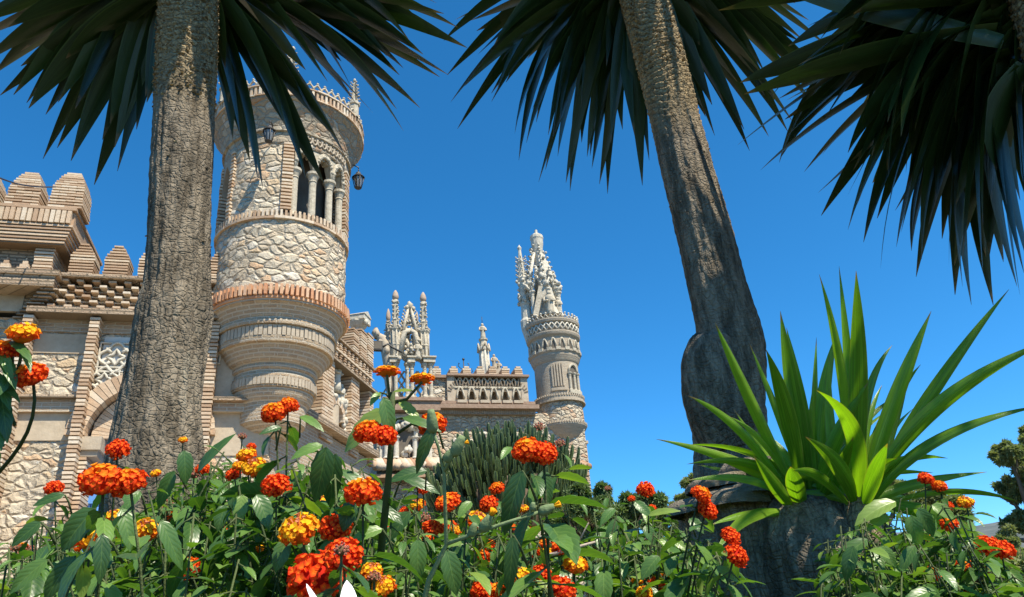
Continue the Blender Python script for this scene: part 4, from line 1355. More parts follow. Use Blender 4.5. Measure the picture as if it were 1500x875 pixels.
tree_px('low bushy tree under the ridge at right edge', [(1440, 822, 34), (1490, 835, 40), (1400, 845, 34), (1530, 830, 40), (1460, 870, 40)], 13, M['olive_leaf'], 260, .08, .04, .08)

tree_px('low pale-green shrub at the lower right corner behind the orange lantana', [(1450, 850, 40), (1500, 835, 46), (1540, 850, 40), (1410, 870, 36), (1480, 880, 40)], 5.5, M['olive_leaf'], 150, .05, .026, .03, 'low_shrub', None)
# fine-leaved dark shrub right of the cactus
sb = PH(860, 800, 7.5)
lm = lumps_px([(868, 752, 36), (835, 765, 36), (848, 730, 24), (884, 722, 14), (905, 770, 34), (860, 820, 40), (900, 822, 36), (935, 760, 26), (940, 800, 28), (884, 735, 16), (820, 765, 22), (815, 820, 30), (955, 738, 20), (920, 742, 24), (975, 765, 26), (1000, 790, 24), (850, 745, 22)], 7.5)
tree('fine_leaved_shrub', 'dark fine-leaved shrub right of the tree cactus', V((sb.x, sb.y, gz(sb))), lm, M['dark_leaf'], 520, .058, .024, .06)
# ---------------- tree cactus
M['cactus'] = leaf_shader('cactus_skin', [(0, (.014, .03, .008)), (.7, (.026, .05, .012)), (1, (.05, .08, .022))], .45, .0, (1, 1, 1), margin=(.20, .26, .09), spec=.4)  # pale margin puts the ridges' rim light into the colour
cb = PH(735, 800, 9.5)
cbase = V((cb.x, cb.y, gz(cb)))
cact = thing('tree_cactus', 'large candelabra tree cactus with crowded upright green stems, in front of far wall', 'cactus', cbase)
dep_c = (PH(742, 700, 9.5) - CAM).dot(FWD); kc = dep_c / F_PX
cc = PH(742, 712, 9.5)
Rx, Rz = 124 * kc, 96 * kc
mb = MB()
def ribbed(mb, pts, radii, tint):
    """four-angled stem: rim light painted pale on the ridges, dark grooves"""
    pts = [V(p) for p in pts]; n = len(pts); vs = []; cols = []
    ref = V((math.cos(tint * 40), math.sin(tint * 40), 0))
    for i, p in enumerate(pts):
        t_ = (pts[min(i + 1, n - 1)] - pts[max(i - 1, 0)]).normalized()
        a = (ref - t_ * ref.dot(t_)).normalized(); b = t_.cross(a)
        for k in range(8):
            an = PI / 4 * k
            rr = radii[i] * (1.0 if k % 2 == 0 else .42)
            vs.append(p + (a * math.cos(an) + b * math.sin(an)) * rr)
            cols.append((tint, 1.0 if k % 2 == 0 else .5, i / n))
    fs = [(i * 8 + k, i * 8 + (k + 1) % 8, (i + 1) * 8 + (k + 1) % 8, (i + 1) * 8 + k) for i in range(n - 1) for k in range(8)]
    fs.append(tuple((n - 1) * 8 + k for k in range(8)))
    mb.add(vs, fs, cols=cols)
for i in range(1500):
    a = rnd.uniform(0, 2 * PI); e = math.asin(rnd.uniform(-.45, 1.0))
    q = rnd.uniform(.72, 1.0) if rnd.random() < .75 else rnd.uniform(.3, .75)
    d = V((math.cos(a) * math.cos(e), math.sin(a) * math.cos(e), math.sin(e)))
    top = cc + V((d.x * Rx, d.y * Rx * .9, d.z * Rz)) * q * rnd.uniform(.95, 1.03)
    ln = rnd.uniform(.14, .34)
    lean = V((d.x, d.y, 0)) * .35
    bot = top - V((0, 0, ln)) - lean * ln * 1.0
    mid = top.lerp(bot, .5) + V((d.x, d.y, 0)) * .05 * ln
    t_ = rnd.random(); r0 = rnd.uniform(.019, .027)
    ribbed(mb, [bot, mid, top - (top - mid).normalized() * .05, top - (top - mid).normalized() * .015, top], [r0 * .7, r0, r0 * .95, r0 * .7, r0 * .15], t_)
mb.build('stems', M['cactus'], cact, world=True)
mb = MB()
b0 = cbase - V((0, 0, .2))
mb.tube([b0, cbase.lerp(cc, .4), cbase.lerp(cc, .7)], [.16, .13, .12], 10)
for i in range(26):
    a = 2 * PI * i / 26 * 2.4; d = V((math.cos(a), math.sin(a), 0)); s_ = .4 + .5 * (i / 26)
    p0 = cbase.lerp(cc, .35 + .35 * i / 26)
    mb.tube([p0, p0 + d * Rx * s_ * .5 + V((0, 0, .05)), cc + d * Rx * s_ * .85 - V((0, 0, Rz * .3 - .3 * i / 26))], [.07, .06, .045], 7)
mb.build('trunk', M['bark'], cact, world=True)

# ---------------- low garden wall with scalloped brick tops
sw_p = PH(940, 862, 5.0)
gzs = gz(sw_p)
sw = thing('scalloped_wall', 'low garden wall topped with brick-rimmed stone scallops under the shrub', 'garden wall', (sw_p.x, sw_p.y, gzs), R(8))
Sf = Frame((sw_p.x, sw_p.y), R(8))
ztop_s = Sf.uz(940, 872)[1] - gzs
u0 = Sf.uz(790, 870)[0]; u1 = Sf.uz(1075, 870)[0]
mb = MB(); mb.box(u0 - 1.2, u1 + .3, -.0, .25, -.3, ztop_s - .01); mb.build('wall', M['rubble_grey'], sw)
step = Sf.uz(945, 870)[0] - Sf.uz(900, 870)[0]
u = Sf.uz(903, 870)[0] - 4 * step
k = 0
while u < u1 + .2:
    mb = MB(); voussoirs(mb, u, ztop_s - .02, step * .33, step * .47, -.03, .22, 12, stilt=1.25); sr_ = mb.build('scallop_rim', M['slab'], sw)
    mb = MB(); us = dist_list(u - step * .34, u + step * .34, 14)
    strip(mb, flat, us, [ztop_s - .02] * 15, [ztop_s + 1.25 * math.sqrt(max(.0001, (step * .34) ** 2 - (x - u) ** 2)) for x in us], .01, .2); mb.build('scallop', M['rubble'], sr_)
    u += step
pp = PH(926, 860, 5.4)
po = thing('garden_post', 'plain brown post standing among the scallops, right of the dark shrub', 'post', (pp.x, pp.y, gz(pp) - .05), 0)
hh = PH(926, 800, 5.4)[2] - gz(pp)
mb = MB(); mb.lathe([(0, 0), (.055, 0), (.055, hh * .6), (.048, hh), (.06, hh + .02), (.055, hh + .06), (0, hh + .08)], 12, smooth=False); mb.build('shaft', mat_noise('brown_post', (.2, .13, .09), (.3, .2, .14), 9, .01), po)

# ---------------- overhead cable
p0 = PH(-120, 178, 8.0); p1 = L.o + L.U * L.uz(84, 275, -1.0)[0] + L.N * -1.1 + V((0, 0, L.uz(80, 274, -1.1)[1]))
pts = [p0.lerp(p1, t) - V((0, 0, .25 * math.sin(PI * t))) for t in dist_list(0, 1, 20)]
mb = MB(); mb.tube(pts, .012, 6)
cab = mb.build('overhead_cable', M['iron']); tag(cab, 'thin black cable strung to the big merlons at upper left', 'cable')
# ================================================================ yucca trees
M['yucca_leaf'] = leaf_shader('yucca_leaf', [(0, (.010, .022, .006)), (.6, (.016, .034, .008)), (1, (.03, .056, .013))], .36, .08, (1.0, 1.25, .25), margin=(.05, .085, .02), spec=.4, tipc=(.16, .11, .05))
M['young_leaf'] = leaf_shader('young_yucca_leaf', [(0, (.07, .16, .012)), (.5, (.13, .27, .018)), (1, (.21, .37, .03))], .28, .5, (1.2, 1.35, .22), margin=(.22, .30, .05), spec=.5, tipc=(.25, .17, .07))

def blade(mb, p0, p1, p2, width, wdir, tint, n=15, fold=.22, base=.55, rounded=False):
    """lance-shaped leaf along a curve p0-p1-p2; wdir: side direction at mid-leaf"""
    p0, p1, p2, wdir = V(p0), V(p1), V(p2), V(wdir)
    vs = []; cols = []
    wob = rnd.uniform(-.25, .25)
    for i in range(n + 1):
        t = i / n
        p = p0 * ((1 - t) ** 2) + p1 * (2 * t * (1 - t)) + p2 * (t * t)
        tg = ((p1 - p0) * (1 - t) + (p2 - p1) * t).normalized()
        s = wdir - tg * wdir.dot(tg)
        if s.length < 1e-4: s = tg.orthogonal()
        s.normalize()
        s = Quaternion(tg, wob * (t - .5)) @ s
        u = s.cross(tg)
        if t < .45: k = base + (1 - base) * math.sin(PI / 2 * t / .45)
        else: k = max(0, 1 - ((t - .45) / .55) ** 1.75)
        if rounded: k = max(.05, math.sin(PI * min(1, t * .93 + .07)) ** .6)
        if i == n: k = .02
        hw = width / 2 * k
        for g_ in (-1, -.5, 0, .5, 1):
            vs.append(p + s * hw * g_ + u * (abs(g_) ** 1.3 * hw * fold * (1.4 - t)))
            cols.append((tint, (g_ + 1) / 2, t))
    fs = [(i * 5 + k, i * 5 + k + 1, i * 5 + 6 + k, i * 5 + 5 + k) for i in range(n) for k in range(4)]
    mb.add(vs, fs, cols=cols, smooth=True)

def cr(pts, n):
    """Catmull-Rom through (Vector, radius)"""
    out_ = []
    m_ = len(pts)
    for i in range(m_ - 1):
        a, b, c, d = pts[max(i - 1, 0)], pts[i], pts[i + 1], pts[min(i + 2, m_ - 1)]
        for k in range(n):
            t = k / n
            f = lambda w_, x, y, z: .5 * ((2 * x) + (-w_ + y) * t + (2 * w_ - 5 * x + 4 * y - z) * t * t + (-w_ + 3 * x - 3 * y + z) * t ** 3)
            out_.append((V([f(a[0][j], b[0][j], c[0][j], d[0][j]) for j in range(3)]), f(a[1], b[1], c[1], d[1])))
    out_.append(pts[-1])
    return out_

def trunk_mesh(mb, path, seg, scar_from, seed, flute=.0):
    """path: list of (P, r, colour position 0..1); bark ridges below, leaf-scar rings above"""
    n = len(path); vs = []; cols = []
    ref = V((0, -1, 0)); ln = 0.0
    for i, (p, r_) in enumerate(path):
        t = (path[min(i + 1, n - 1)][0] - path[max(i - 1, 0)][0]).normalized()
        if i: ln += (p - path[i - 1][0]).length
        a = (ref - t * ref.dot(t)).normalized(); b = t.cross(a)
        k = i / (n - 1)
        sc = min(1, max(0, (k - scar_from) / .12)); sc = sc * sc * (3 - 2 * sc)
        for j in range(seg):
            an = 2 * PI * j / seg
            q = V((math.cos(an) * 3, math.sin(an) * 3, ln * 3 + seed))
            big = noise.noise(V((math.cos(an) * 1.1, math.sin(an) * 1.1, ln * 2.2 + seed)))
            rid = noise.noise(V((math.cos(an) * 7, math.sin(an) * 7, ln * 5 + seed)))
            fine = noise.noise(V((math.cos(an) * 16, math.sin(an) * 16, ln * 40 + seed)))
            ph = ln / .024 + noise.noise(V((math.cos(an) * 1.5, math.sin(an) * 1.5, ln * 3))) * 2.2 + (an * 1.0 / (2 * PI)) * 2
            saw = (ph % 1.0)
            d_ = big * .05 + (1 - sc) * (rid * .07 + fine * .035 + flute * math.cos(an * 5 + big * 3) * max(0, 1 - k * 2.2)) + sc * ((saw - .5) * .11 + fine * .06)
            vs.append(p + (a * math.cos(an) + b * math.sin(an)) * r_ * (1 + d_))
            cols.append((k, .5 + rid * .5 * (1 - sc) + (saw - .5) * .6 * sc, sc))
    fs = [(i * seg + j, i * seg + (j + 1) % seg, (i + 1) * seg + (j + 1) % seg, (i + 1) * seg + j) for i in range(n - 1) for j in range(seg)]
    fs.append(tuple((n - 1) * seg + j for j in range(seg)))
    mb.add(vs, fs, cols=cols, smooth=True)

def mat_yucca_bark():
    mt, t, bs, out = new_mat('yucca_bark'); n = N(t)
    c = n.coord(); a = n.sep(n.attr()['Color'])
    n1 = n.noise(n.mapping(c, (1, 1, .22)), 34, 7, .7); n2 = n.noise(c, 90, 4, .65)
    big = n.noise(n.mapping(c, (1, 1, .5)), 4.0, 4, .6)
    v = n.vor(n.mapping(n.add(c, n.scalev(n.noise(c, 10, 2, col=True), .05)), (1, 1, .36)), 60, 'DISTANCE_TO_EDGE')
    crack = n.mrange(v['Distance'], 0, .14)
    v2 = n.vor(n.mapping(n.add(c, n.scalev(n.noise(c, 14, 2, col=True), .03)), (1, 1, 1.9)), 44, 'DISTANCE_TO_EDGE')
    ck2 = n.mrange(v2['Distance'], 0, .16)
    low = n.mix(n.mrange(n1, .35, .65), (.085, .07, .05), (.27, .225, .165))
    low = n.mix(n.mrange(n.noise(n.mapping(c, (1, 1, .16)), 13, 5, .65), .58, .70, 0, .7), low, (.36, .32, .24))
    low = n.mix(n.math('MULTIPLY', n.math('SUBTRACT', 1.0, crack), .13), low, (.035, .03, .024))
    up = n.mix(n1, (.22, .16, .085), (.46, .36, .21))
    up = n.mix(n.mrange(n2, .5, .75, 0, .6), up, (.55, .45, .27))
    up = n.mix(n.mrange(a[1], .2, .5, .9, 0), up, (.07, .045, .022))
    up = n.mix(n.math('MULTIPLY', n.math('SUBTRACT', 1.0, ck2), .38), up, (.06, .04, .022))
    col = n.mix(a[2], low, up)
    t.links.new(col, bs.inputs['Base Color'])
    h = n.math('ADD', n.math('ADD', n1, n.math('MULTIPLY', n2, .6)), n.math('MULTIPLY', n.math('ADD', crack, ck2), .3))
    t.links.new(n.bump(h, 1.0, .0075), bs.inputs['Normal'])
    set_in(bs, Roughness=.95, Specular_IOR_Level=.12)
    return mt
M['yucca_bark'] = mat_yucca_bark()
M['cut_wood'] = mat_noise('weathered_cut_wood', (.13, .11, .085), (.36, .32, .25), 26, .03, .95, .1, (1, 1, 3))
M['fibre'] = mat_tint('dry_fibre', [(0, (.20, .13, .06)), (.6, (.40, .30, .16)), (1, (.60, .50, .31))], nscale=60)

def fibres(mb, path, k0, k1, count, ln=(.006, .02)):
    n = len(path)
    for i in range(count):
        j = int((k0 + (k1 - k0) * rnd.random()) * (n - 2)); p, r_ = path[j]
        t = (path[j + 1][0] - p).normalized()
        a = t.orthogonal().normalized(); an = rnd.uniform(0, 2 * PI)
        d = Quaternion(t, an) @ a; s = t.cross(d)
        q = p + d * r_ * .97; l_ = rnd.uniform(*ln); w_ = rnd.uniform(.002, .006)
        e = q + d * l_ * rnd.uniform(.1, .5) + t * l_ * rnd.uniform(-.6, .6) + s * l_ * rnd.uniform(-1, 1)
        c = rnd.random()
        mb.add([q - s * w_, q + s * w_, q.lerp(e, .6) + s * w_ * .6 + d * .004, e, q.lerp(e, .6) - s * w_ * .6 + d * .004], [(0, 1, 2, 4), (4, 2, 3)], (c, c, c))

def crown_leaves(mb, c, tips, n_rand, Lr, Wd, el_min, el_max, az=(0, 2 * PI), r0=.06, seedup=V((0, 0, 1))):
    """tips: aimed leaves (world points), plus a random rosette"""
    c = V(c)
    def one(tip_, width, sag, jit=.0):
        d = tip_ - c
        hz = V((d.x, d.y, 0)); rad = hz.normalized() if hz.length > .02 else rand_unit()
        p0 = c + d.normalized() * r0 + V((0, 0, rnd.uniform(-.12, .1)))
        kx, kz = rnd.uniform(.5, .74), rnd.uniform(.22, .5)
        if d.z > 0: kx, kz = .5, .5
        p1 = V((p0.x + (tip_.x - p0.x) * kx, p0.y + (tip_.y - p0.y) * kx, p0.z + (tip_.z - p0.z) * kz + sag * d.length * .6)) + rand_unit() * .03
        hint = V((0, 0, .6)) + rad * .8 + rand_unit() * .45
        wd = d.cross(hint).normalized()
        blade(mb, p0, p1, tip_, width, wd, rnd.random(), fold=rnd.uniform(.1, .4))
    for tip_ in tips:
        one(tip_, Wd * rnd.uniform(.85, 1.2), rnd.uniform(.03, .10))
        for q_ in range(1 if rnd.random() < .5 else 0):
            t2_ = c + (tip_ - c) * rnd.uniform(.7, .97) + rand_unit() * .07
            one(t2_, Wd * rnd.uniform(.85, 1.2), rnd.uniform(.03, .10))
    for i in range(n_rand):
        a = az[0] + (az[1] - az[0]) * ((i * .6180339) % 1.0) + rnd.uniform(-.1, .1)
        e = el_min + (el_max - el_min) * rnd.random()
        L_ = rnd.uniform(*Lr)
        d = V((math.cos(a) * math.cos(e), math.sin(a) * math.cos(e), math.sin(e)))
        if d.dot((CAM - c).normalized()) > .62: continue
        one(c + d * L_, Wd * rnd.uniform(.8, 1.15), rnd.uniform(.04, .13))

# ---------------- left tree
HDL = 2.0
cl = [(225, 1010, 160), (226, 860, 152), (228, 760, 144), (229, 690, 136), (235, 600, 114), (247, 520, 104), (256, 455, 103), (260, 420, 92), (262, 340, 86), (267, 240, 83), (271, 140, 81), (275, 40, 80), (279, -60, 78), (283, -150, 74)]
pts = []
for (x, y, w_) in cl:
    p = PH(x, y, HDL); pts.append((p, w_ / 2 * (p - CAM).dot(FWD) / F_PX))
b = pts[0][0].copy(); pts.insert(0, (V((b.x, b.y, ground_z(b.x, b.y) - .1)), pts[0][1] * 1.15))
pathL = cr(pts, 34)[:170] + cr(pts, 100)[500:]
yl = thing('yucca_tree', 'tall yucca palm with straight thick trunk and hanging dark leaves, in front of the castle', 'yucca tree', (b.x, b.y, ground_z(b.x, b.y)), 0, 'tall yucca trees')
mb = MB(); trunk_mesh(mb, pathL, 120, .66, 3.0, .03); mb.build('trunk', M['yucca_bark'], yl, world=True)
mb = MB(); fibres(mb, pathL, .70, .99, 2600, (.010, .026)); fibres(mb, pathL, .5, .7, 24, (.006, .016)); mb.build('leaf_scars', M['fibre'], yl, world=True)
def crown_at(tree_, cpx, hd, tip_px, n_rand, Lr, Wd, el, spread=.18, name='crown'):
    c = PH(cpx[0], cpx[1], hd)
    dc = (c - CAM).dot(FWD)
    tips = [P(x, y, dc + rnd.uniform(-spread, spread)) for (x, y) in tip_px]
    mb = MB()
    crown_leaves(mb, c, tips, n_rand, Lr, Wd, el[0], el[1])
    o = mb.build(name, M['yucca_leaf'], tree_, world=True)
    return c, dc
tl = [(-55, 40), (-30, 95), (0, 140), (20, 139), (39, 151), (42, 159), (67, 168), (63, 233), (104, 236), (138, 271), (168, 216), (172, 251), (150, 205), (120, 190), (85, 150), (0, 74), (-10, 110), (200, 190), (215, 150), (190, 200), (228, 185), (110, 160), (60, 120), (-40, 60), (130, 150),
      (385, 276), (377, 262), (352, 200), (366, 236), (474, 268), (505, 228), (495, 205), (546, 165), (591, 192), (581, 160), (615, 158), (585, 110), (591, 100), (657, 110), (644, 113), (634, 51), (684, 70), (420, 190), (440, 225), (520, 150), (545, 120), (600, 60), (620, 80), (335, 150), (345, 120), (400, 150), (460, 170), (330, 100), (560, 80), (480, 120), (500, 90), (650, 20), (670, 40), (640, 5)]
crown_at(yl, (279, -75), HDL, tl, 150, (.55, .85), .08, (R(-12), R(85)))
# ---------------- middle tree with cut stump
HDR = 2.05
cl = [(1085, 1000, 190), (1082, 880, 185), (1078, 790, 160), (1074, 720, 118), (1070, 660, 104), (1064, 600, 105), (1070, 545, 96), (1070, 500, 92), (1062, 465, 88), (1048, 410, 82), (1034, 350, 79), (1018, 290, 76), (1003, 235, 73), (990, 180, 70), (975, 120, 68), (960, 60, 67), (944, 0, 66), (929, -60, 64), (912, -120, 60)]
pts = []
for (x, y, w_) in cl:
    p = PH(x, y, HDR + .0); pts.append((p, w_ / 2 * (p - CAM).dot(FWD) / F_PX))
b = pts[0][0].copy(); pts.insert(0, (V((b.x, b.y, ground_z(b.x, b.y) - .1)), pts[0][1] * 1.1))
pathR = cr(pts, 26)[:182] + cr(pts, 64)[448:]
ym = thing('yucca_tree', 'leaning yucca palm with sawn-off stub and swollen foot, right of centre', 'yucca tree', (b.x, b.y, ground_z(b.x, b.y)), 0, 'tall yucca trees')
mb = MB(); trunk_mesh(mb, pathR, 110, .60, 11.0, .015); mb.build('trunk', M['yucca_bark'], ym, world=True)
mb = MB(); fibres(mb, pathR, .74, .99, 2200, (.010, .024)); fibres(mb, pathR, .45, .72, 40, (.006, .016)); mb.build('leaf_scars', M['fibre'], ym, world=True)
# sawn branch stub
def pr(x, y, hd=None, f=0.0):
    return PH(x, y, (hd or HDR) - f)
dpx = (pr(1060, 540) - CAM).dot(FWD) / F_PX
sp = [(pr(1066, 650, f=.03), 40 * dpx), (pr(1056, 610, f=.055), 45 * dpx), (pr(1046, 568, f=.07), 45 * dpx), (pr(1040, 535, f=.08), 40 * dpx), (pr(1040, 512, f=.085), 33 * dpx), (pr(1042, 500, f=.085), 27 * dpx), (pr(1043, 496, f=.085), 22 * dpx)]
mb = MB(); trunk_mesh(mb, cr(sp, 10), 64, 2.0, 5.0); mb.build('branch_stub', M['yucca_bark'], ym, world=True)
mb = MB()
for k_, (x, y, r_) in enumerate(((1043, 498, 25), (1050, 503, 20))):
    c = pr(x, y + 3, f=.085); pth = [(c - V((0, 0, .02)), r_ * dpx), (c + V((0, 0, .004)), r_ * dpx * 1.02), (c + V((0, 0, .009)), r_ * dpx * .9), (c + V((0, 0, .010)), r_ * dpx * .3)]
    seg = 40; vs = []; n_ = len(pth)
    for p, r0_ in pth:
        for j in range(seg):
            an = 2 * PI * j / seg; q = 1 + .14 * noise.noise(V((math.cos(an) * 3, math.sin(an) * 3, k_)))
            vs.append(p + V((math.cos(an), math.sin(an), 0)) * r0_ * q)
    mb.add(vs, [(i * seg + j, i * seg + (j + 1) % seg, (i + 1) * seg + (j + 1) % seg, (i + 1) * seg + j) for i in range(n_ - 1) for j in range(seg)], (.5,) * 3)
    break
mb.build('sawn_end', M['cut_wood'], ym, world=True)
# swollen foot with flat sawn ledge
HDF = 1.80
dpf = (PH(1150, 800, HDF) - CAM).dot(FWD) / F_PX
def lump(mb, path, seed, amp=.16):
    pth = cr(path, 16); n = len(pth); seg = 72; vs = []; cols = []
    for i, (p, r_) in enumerate(pth):
        for j in range(seg):
            an = 2 * PI * j / seg
            d = V((math.cos(an), math.sin(an), 0))
            q = 1 + amp * noise.noise(V((d.x * 1.3, d.y * 1.3, p.z * 5 + seed))) + .09 * noise.noise(V((d.x * 6, d.y * 6, p.z * 9 + seed))) + .05 * noise.noise(V((d.x * 20, d.y * 20, p.z * 50 + seed)))
            vs.append(p + d * r_ * q); cols.append((.1, .5, 0))
    fs = [(i * seg + j, i * seg + (j + 1) % seg, (i + 1) * seg + (j + 1) % seg, (i + 1) * seg + j) for i in range(n - 1) for j in range(seg)]
    fs.append(tuple((n - 1) * seg + j for j in range(seg)))
    mb.add(vs, fs, cols=cols, smooth=True)
gf = ground_z(0.8, 1.7)
c1 = PH(1095, 740, HDF + .06); c2_ = PH(1190, 800, HDF)
mb = MB()
lump(mb, [(V((c1.x, c1.y, gf - .1)), 120 * dpf), (V((c1.x, c1.y, PH(1095, 800, HDF).z)), 112 * dpf), (V((c1.x - .01, c1.y, PH(1095, 745, HDF).z)), 92 * dpf), (V((c1.x - .01, c1.y, PH(1095, 722, HDF).z)), 80 * dpf), (V((c1.x - .01, c1.y, PH(1095, 712, HDF).z)), 66 * dpf)], 2.0)
lump(mb, [(V((c2_.x, c2_.y, gf - .1)), 110 * dpf), (c2_ - V((0, 0, .12)), 112 * dpf), (c2_, 100 * dpf), (c2_ + V((0, 0, .06)), 84 * dpf), (c2_ + V((0, 0, .10)), 60 * dpf), (c2_ + V((0, 0, .115)), 30 * dpf)], 8.0)
c3 = PH(1262, 820, HDF + .04)
lump(mb, [(V((c3.x, c3.y, gf - .1)), 75 * dpf), (c3 - V((0, 0, .08)), 72 * dpf), (c3, 60 * dpf), (c3 + V((0, 0, .07)), 45 * dpf), (c3 + V((0, 0, .1)), 22 * dpf)], 14.0)
mb.build('swollen_foot', M['yucca_bark'], ym, world=True)
mb = MB()
for (x, y, r_, h) in ((1062, 742, 74, .02), (1085, 724, 70, .014), (1070, 712, 62, .016), (1098, 700, 40, .03)):
    c = PH(x, y + 8, HDF - .03)
    pth = [(c, r_ * dpf), (c + V((0, 0, h)), r_ * dpf * .98), (c + V((0.01, 0, h * 1.6)), r_ * dpf * .9)]
    lump(mb, pth, x * .1, .3)
mb.build('sawn_ledge', M['cut_wood'], ym, world=True)
tm = [(670, 189), (681, 126), (720, 149), (741, 121), (754, 196), (760, 235), (771, 210), (789, 267), (799, 249), (817, 229), (829, 268), (835, 280), (852, 209), (867, 247), (878, 270), (890, 284), (941, 272), (951, 235), (930, 200), (912, 190), (700, 80), (690, 30), (860, 230), (845, 200), (810, 200), (780, 160), (735, 90), (870, 190), (895, 210), (820, 180), (660, 150),
      (1047, 199), (1098, 221), (1090, 190), (1126, 200), (1140, 170), (1162, 180), (1154, 193), (1198, 162), (1203, 108), (1180, 110), (1030, 160), (1120, 140), (1060, 150), (1010, 120), (1170, 60), (1150, 90), (1215, 70), (1080, 120), (1185, 30), (985, 90), (650, 60), (655, 110)]
crown_at(ym, (922, -85), HDR + .05, tm, 170, (.55, .85), .068, (R(-14), R(85)))
# ---------------- right tree, trunk mostly beyond the frame edge
HDQ = 1.9
cl = [(1610, 900, 120), (1600, 640, 105), (1585, 400, 90), (1566, 220, 80), (1548, 100, 74), (1526, 20, 70), (1506, -40, 66)]
pts = []
for (x, y, w_) in cl:
    p = PH(x, y, HDQ); pts.append((p, w_ / 2 * (p - CAM).dot(FWD) / F_PX))
b = pts[0][0].copy(); pts.insert(0, (V((b.x, b.y, ground_z(b.x, b.y) - .1)), pts[0][1] * 1.15))
pathQ = cr(pts, 34)
yr = thing('yucca_tree', 'yucca palm at the right edge, its trunk hidden by a thick skirt of hanging leaves', 'yucca tree', (b.x, b.y, ground_z(b.x, b.y)), 0, 'tall yucca trees')
mb = MB(); trunk_mesh(mb, pathQ, 90, .5, 21.0, .015); mb.build('trunk', M['yucca_bark'], yr, world=True)
mb = MB(); fibres(mb, pathQ, .6, .99, 400); mb.build('leaf_scars', M['fibre'], yr, world=True)
tq = [(1198, 283), (1203, 316), (1242, 337), (1265, 355), (1290, 393), (1313, 362), (1342, 406), (1360, 330), (1399, 432), (1423, 447), (1455, 447), (1494, 432), (1242, 224), (1152, 200), (1226, 165), (1411, 226), (1080, 213), (1150, 175), (1190, 130), (1210, 110), (1170, 95), (1250, 250), (1256, 300), (1277, 230), (1330, 300), (1320, 340), (1380, 350), (1390, 390), (1410, 380), (1440, 400), (1470, 380), (1500, 400), (1520, 430), (1370, 260), (1300, 250), (1340, 260), (1420, 300), (1450, 340), (1262, 180), (1280, 140), (1230, 80), (1200, 60), (1180, 40), (1400, 180), (1320, 200), (1285, 320), (1350, 380), (1540, 380), (1475, 300), (1505, 330), (1220, 40), (1250, 20)]
crown_at(yr, (1478, -50), HDQ, tq, 140, (.55, .8), .07, (R(-20), R(85)), .2)
crown_at(yr, (1482, 10), HDQ - .02, [(1440, 330), (1400, 300), (1490, 350), (1350, 250), (1300, 180), (1330, 140), (1290, 210), (1460, 250), (1430, 200), (1380, 150), (1490, 420), (1370, 300), (1410, 420)], 30, (.5, .7), .066, (R(-55), R(20)), .15, 'leaf_skirt')

# ================================================================ bright yucca offshoots on the stump
def offshoot(label, base_px, hd, leaves, group):
    c = PH(base_px[0], base_px[1], hd)
    root = thing('yucca_offshoot', label, 'yucca shoot', c, 0, group)
    mb = MB()
    dc = (c - CAM).dot(FWD)
    bx0, by0 = base_px
    for i in range(11):
        an = rnd.uniform(R(12), R(168)); ln_ = rnd.uniform(110, 240)
        tx_, ty_ = bx0 + ln_ * math.cos(an) * 1.1, by0 - ln_ * math.sin(an)
        leaves.append(((bx0 + rnd.uniform(-10, 10), by0), (bx0 + ln_ * .42 * math.cos(an), by0 - ln_ * (.5 + .1 * rnd.random()) * math.sin(an)), (tx_, ty_ + rnd.uniform(0, 40)), rnd.uniform(22, 34), rnd.uniform(-50, 50), rnd.uniform(-.05, .22)))
    for lf in leaves:
        (bx, by), (mx, my), (tx, ty), wpx, tw, dz = lf
        p0 = P(bx, by, dc); p2 = P(tx, ty, dc + dz); pm = P(mx, my, dc + dz * .45)
        p1 = pm * 2 - (p0 + p2) * .5
        ax = (p2 - p0).normalized(); view = (pm - CAM).normalized()
        wd = ax.cross(view).normalized()
        wd = Quaternion(ax, R(tw)) @ wd
        blade(mb, p0, p1, p2, min(wpx, 44) * dc / F_PX * rnd.uniform(.50, .64), wd, rnd.random(), n=18, fold=.55, base=.42)
    mb.build('leaves', M['young_leaf'], root, world=True)
    mb = MB()
    g0 = c - V((0, 0, .10))
    mb.tube([g0, c - V((0, 0, .05)), c + V((0, 0, .03))], [.034, .032, .024], 12)
    mb.build('stem', M['yucca_bark'], root, world=True)
    return root
g_o = 'bright yucca offshoots on the palm stump'
offshoot('bright green yucca offshoot close against leaning palm trunk, the left and smaller rosette', (1182, 748), 1.74, [
    ((1172, 735), (1100, 585), (1047, 472), 32, 25, -.05), ((1166, 738), (1095, 640), (1008, 580), 27, 35, -.12),
    ((1178, 725), (1155, 610), (1122, 512), 47, 10, -.08), ((1188, 722), (1163, 590), (1143, 456), 42, -15, .04), ((1194, 715), (1172, 590), (1152, 480), 30, -30, .08),
    ((1170, 745), (1110, 704), (1006, 704), 27, 40, -.12), ((1172, 755), (1140, 715), (1104, 668), 32, 20, -.2),
    ((1180, 760), (1166, 715), (1158, 684), 56, 0, -.2), ((1165, 752), (1105, 752), (1046, 812), 38, 30, -.2), ((1168, 756), (1110, 750), (1040, 770), 22, 40, -.15),
    ((1200, 735), (1195, 620), (1196, 494), 22, 30, .12), ((1202, 735), (1205, 600), (1226, 488), 40, 10, .1), ((1190, 735), (1150, 630), (1098, 504), 22, 20, .1),
    ((1196, 745), (1215, 660), (1272, 560), 44, -25, -.1), ((1190, 745), (1188, 660), (1192, 560), 30, 20, .06), ((1175, 750), (1140, 780), (1100, 800), 26, 30, .05), ((1184, 740), (1140, 690), (1075, 600), 26, 20, .12),
    ((1195, 750), (1225, 700), (1250, 640), 40, 15, -.18), ((1180, 745), (1130, 660), (1068, 610), 20, 35, -.02)], g_o)
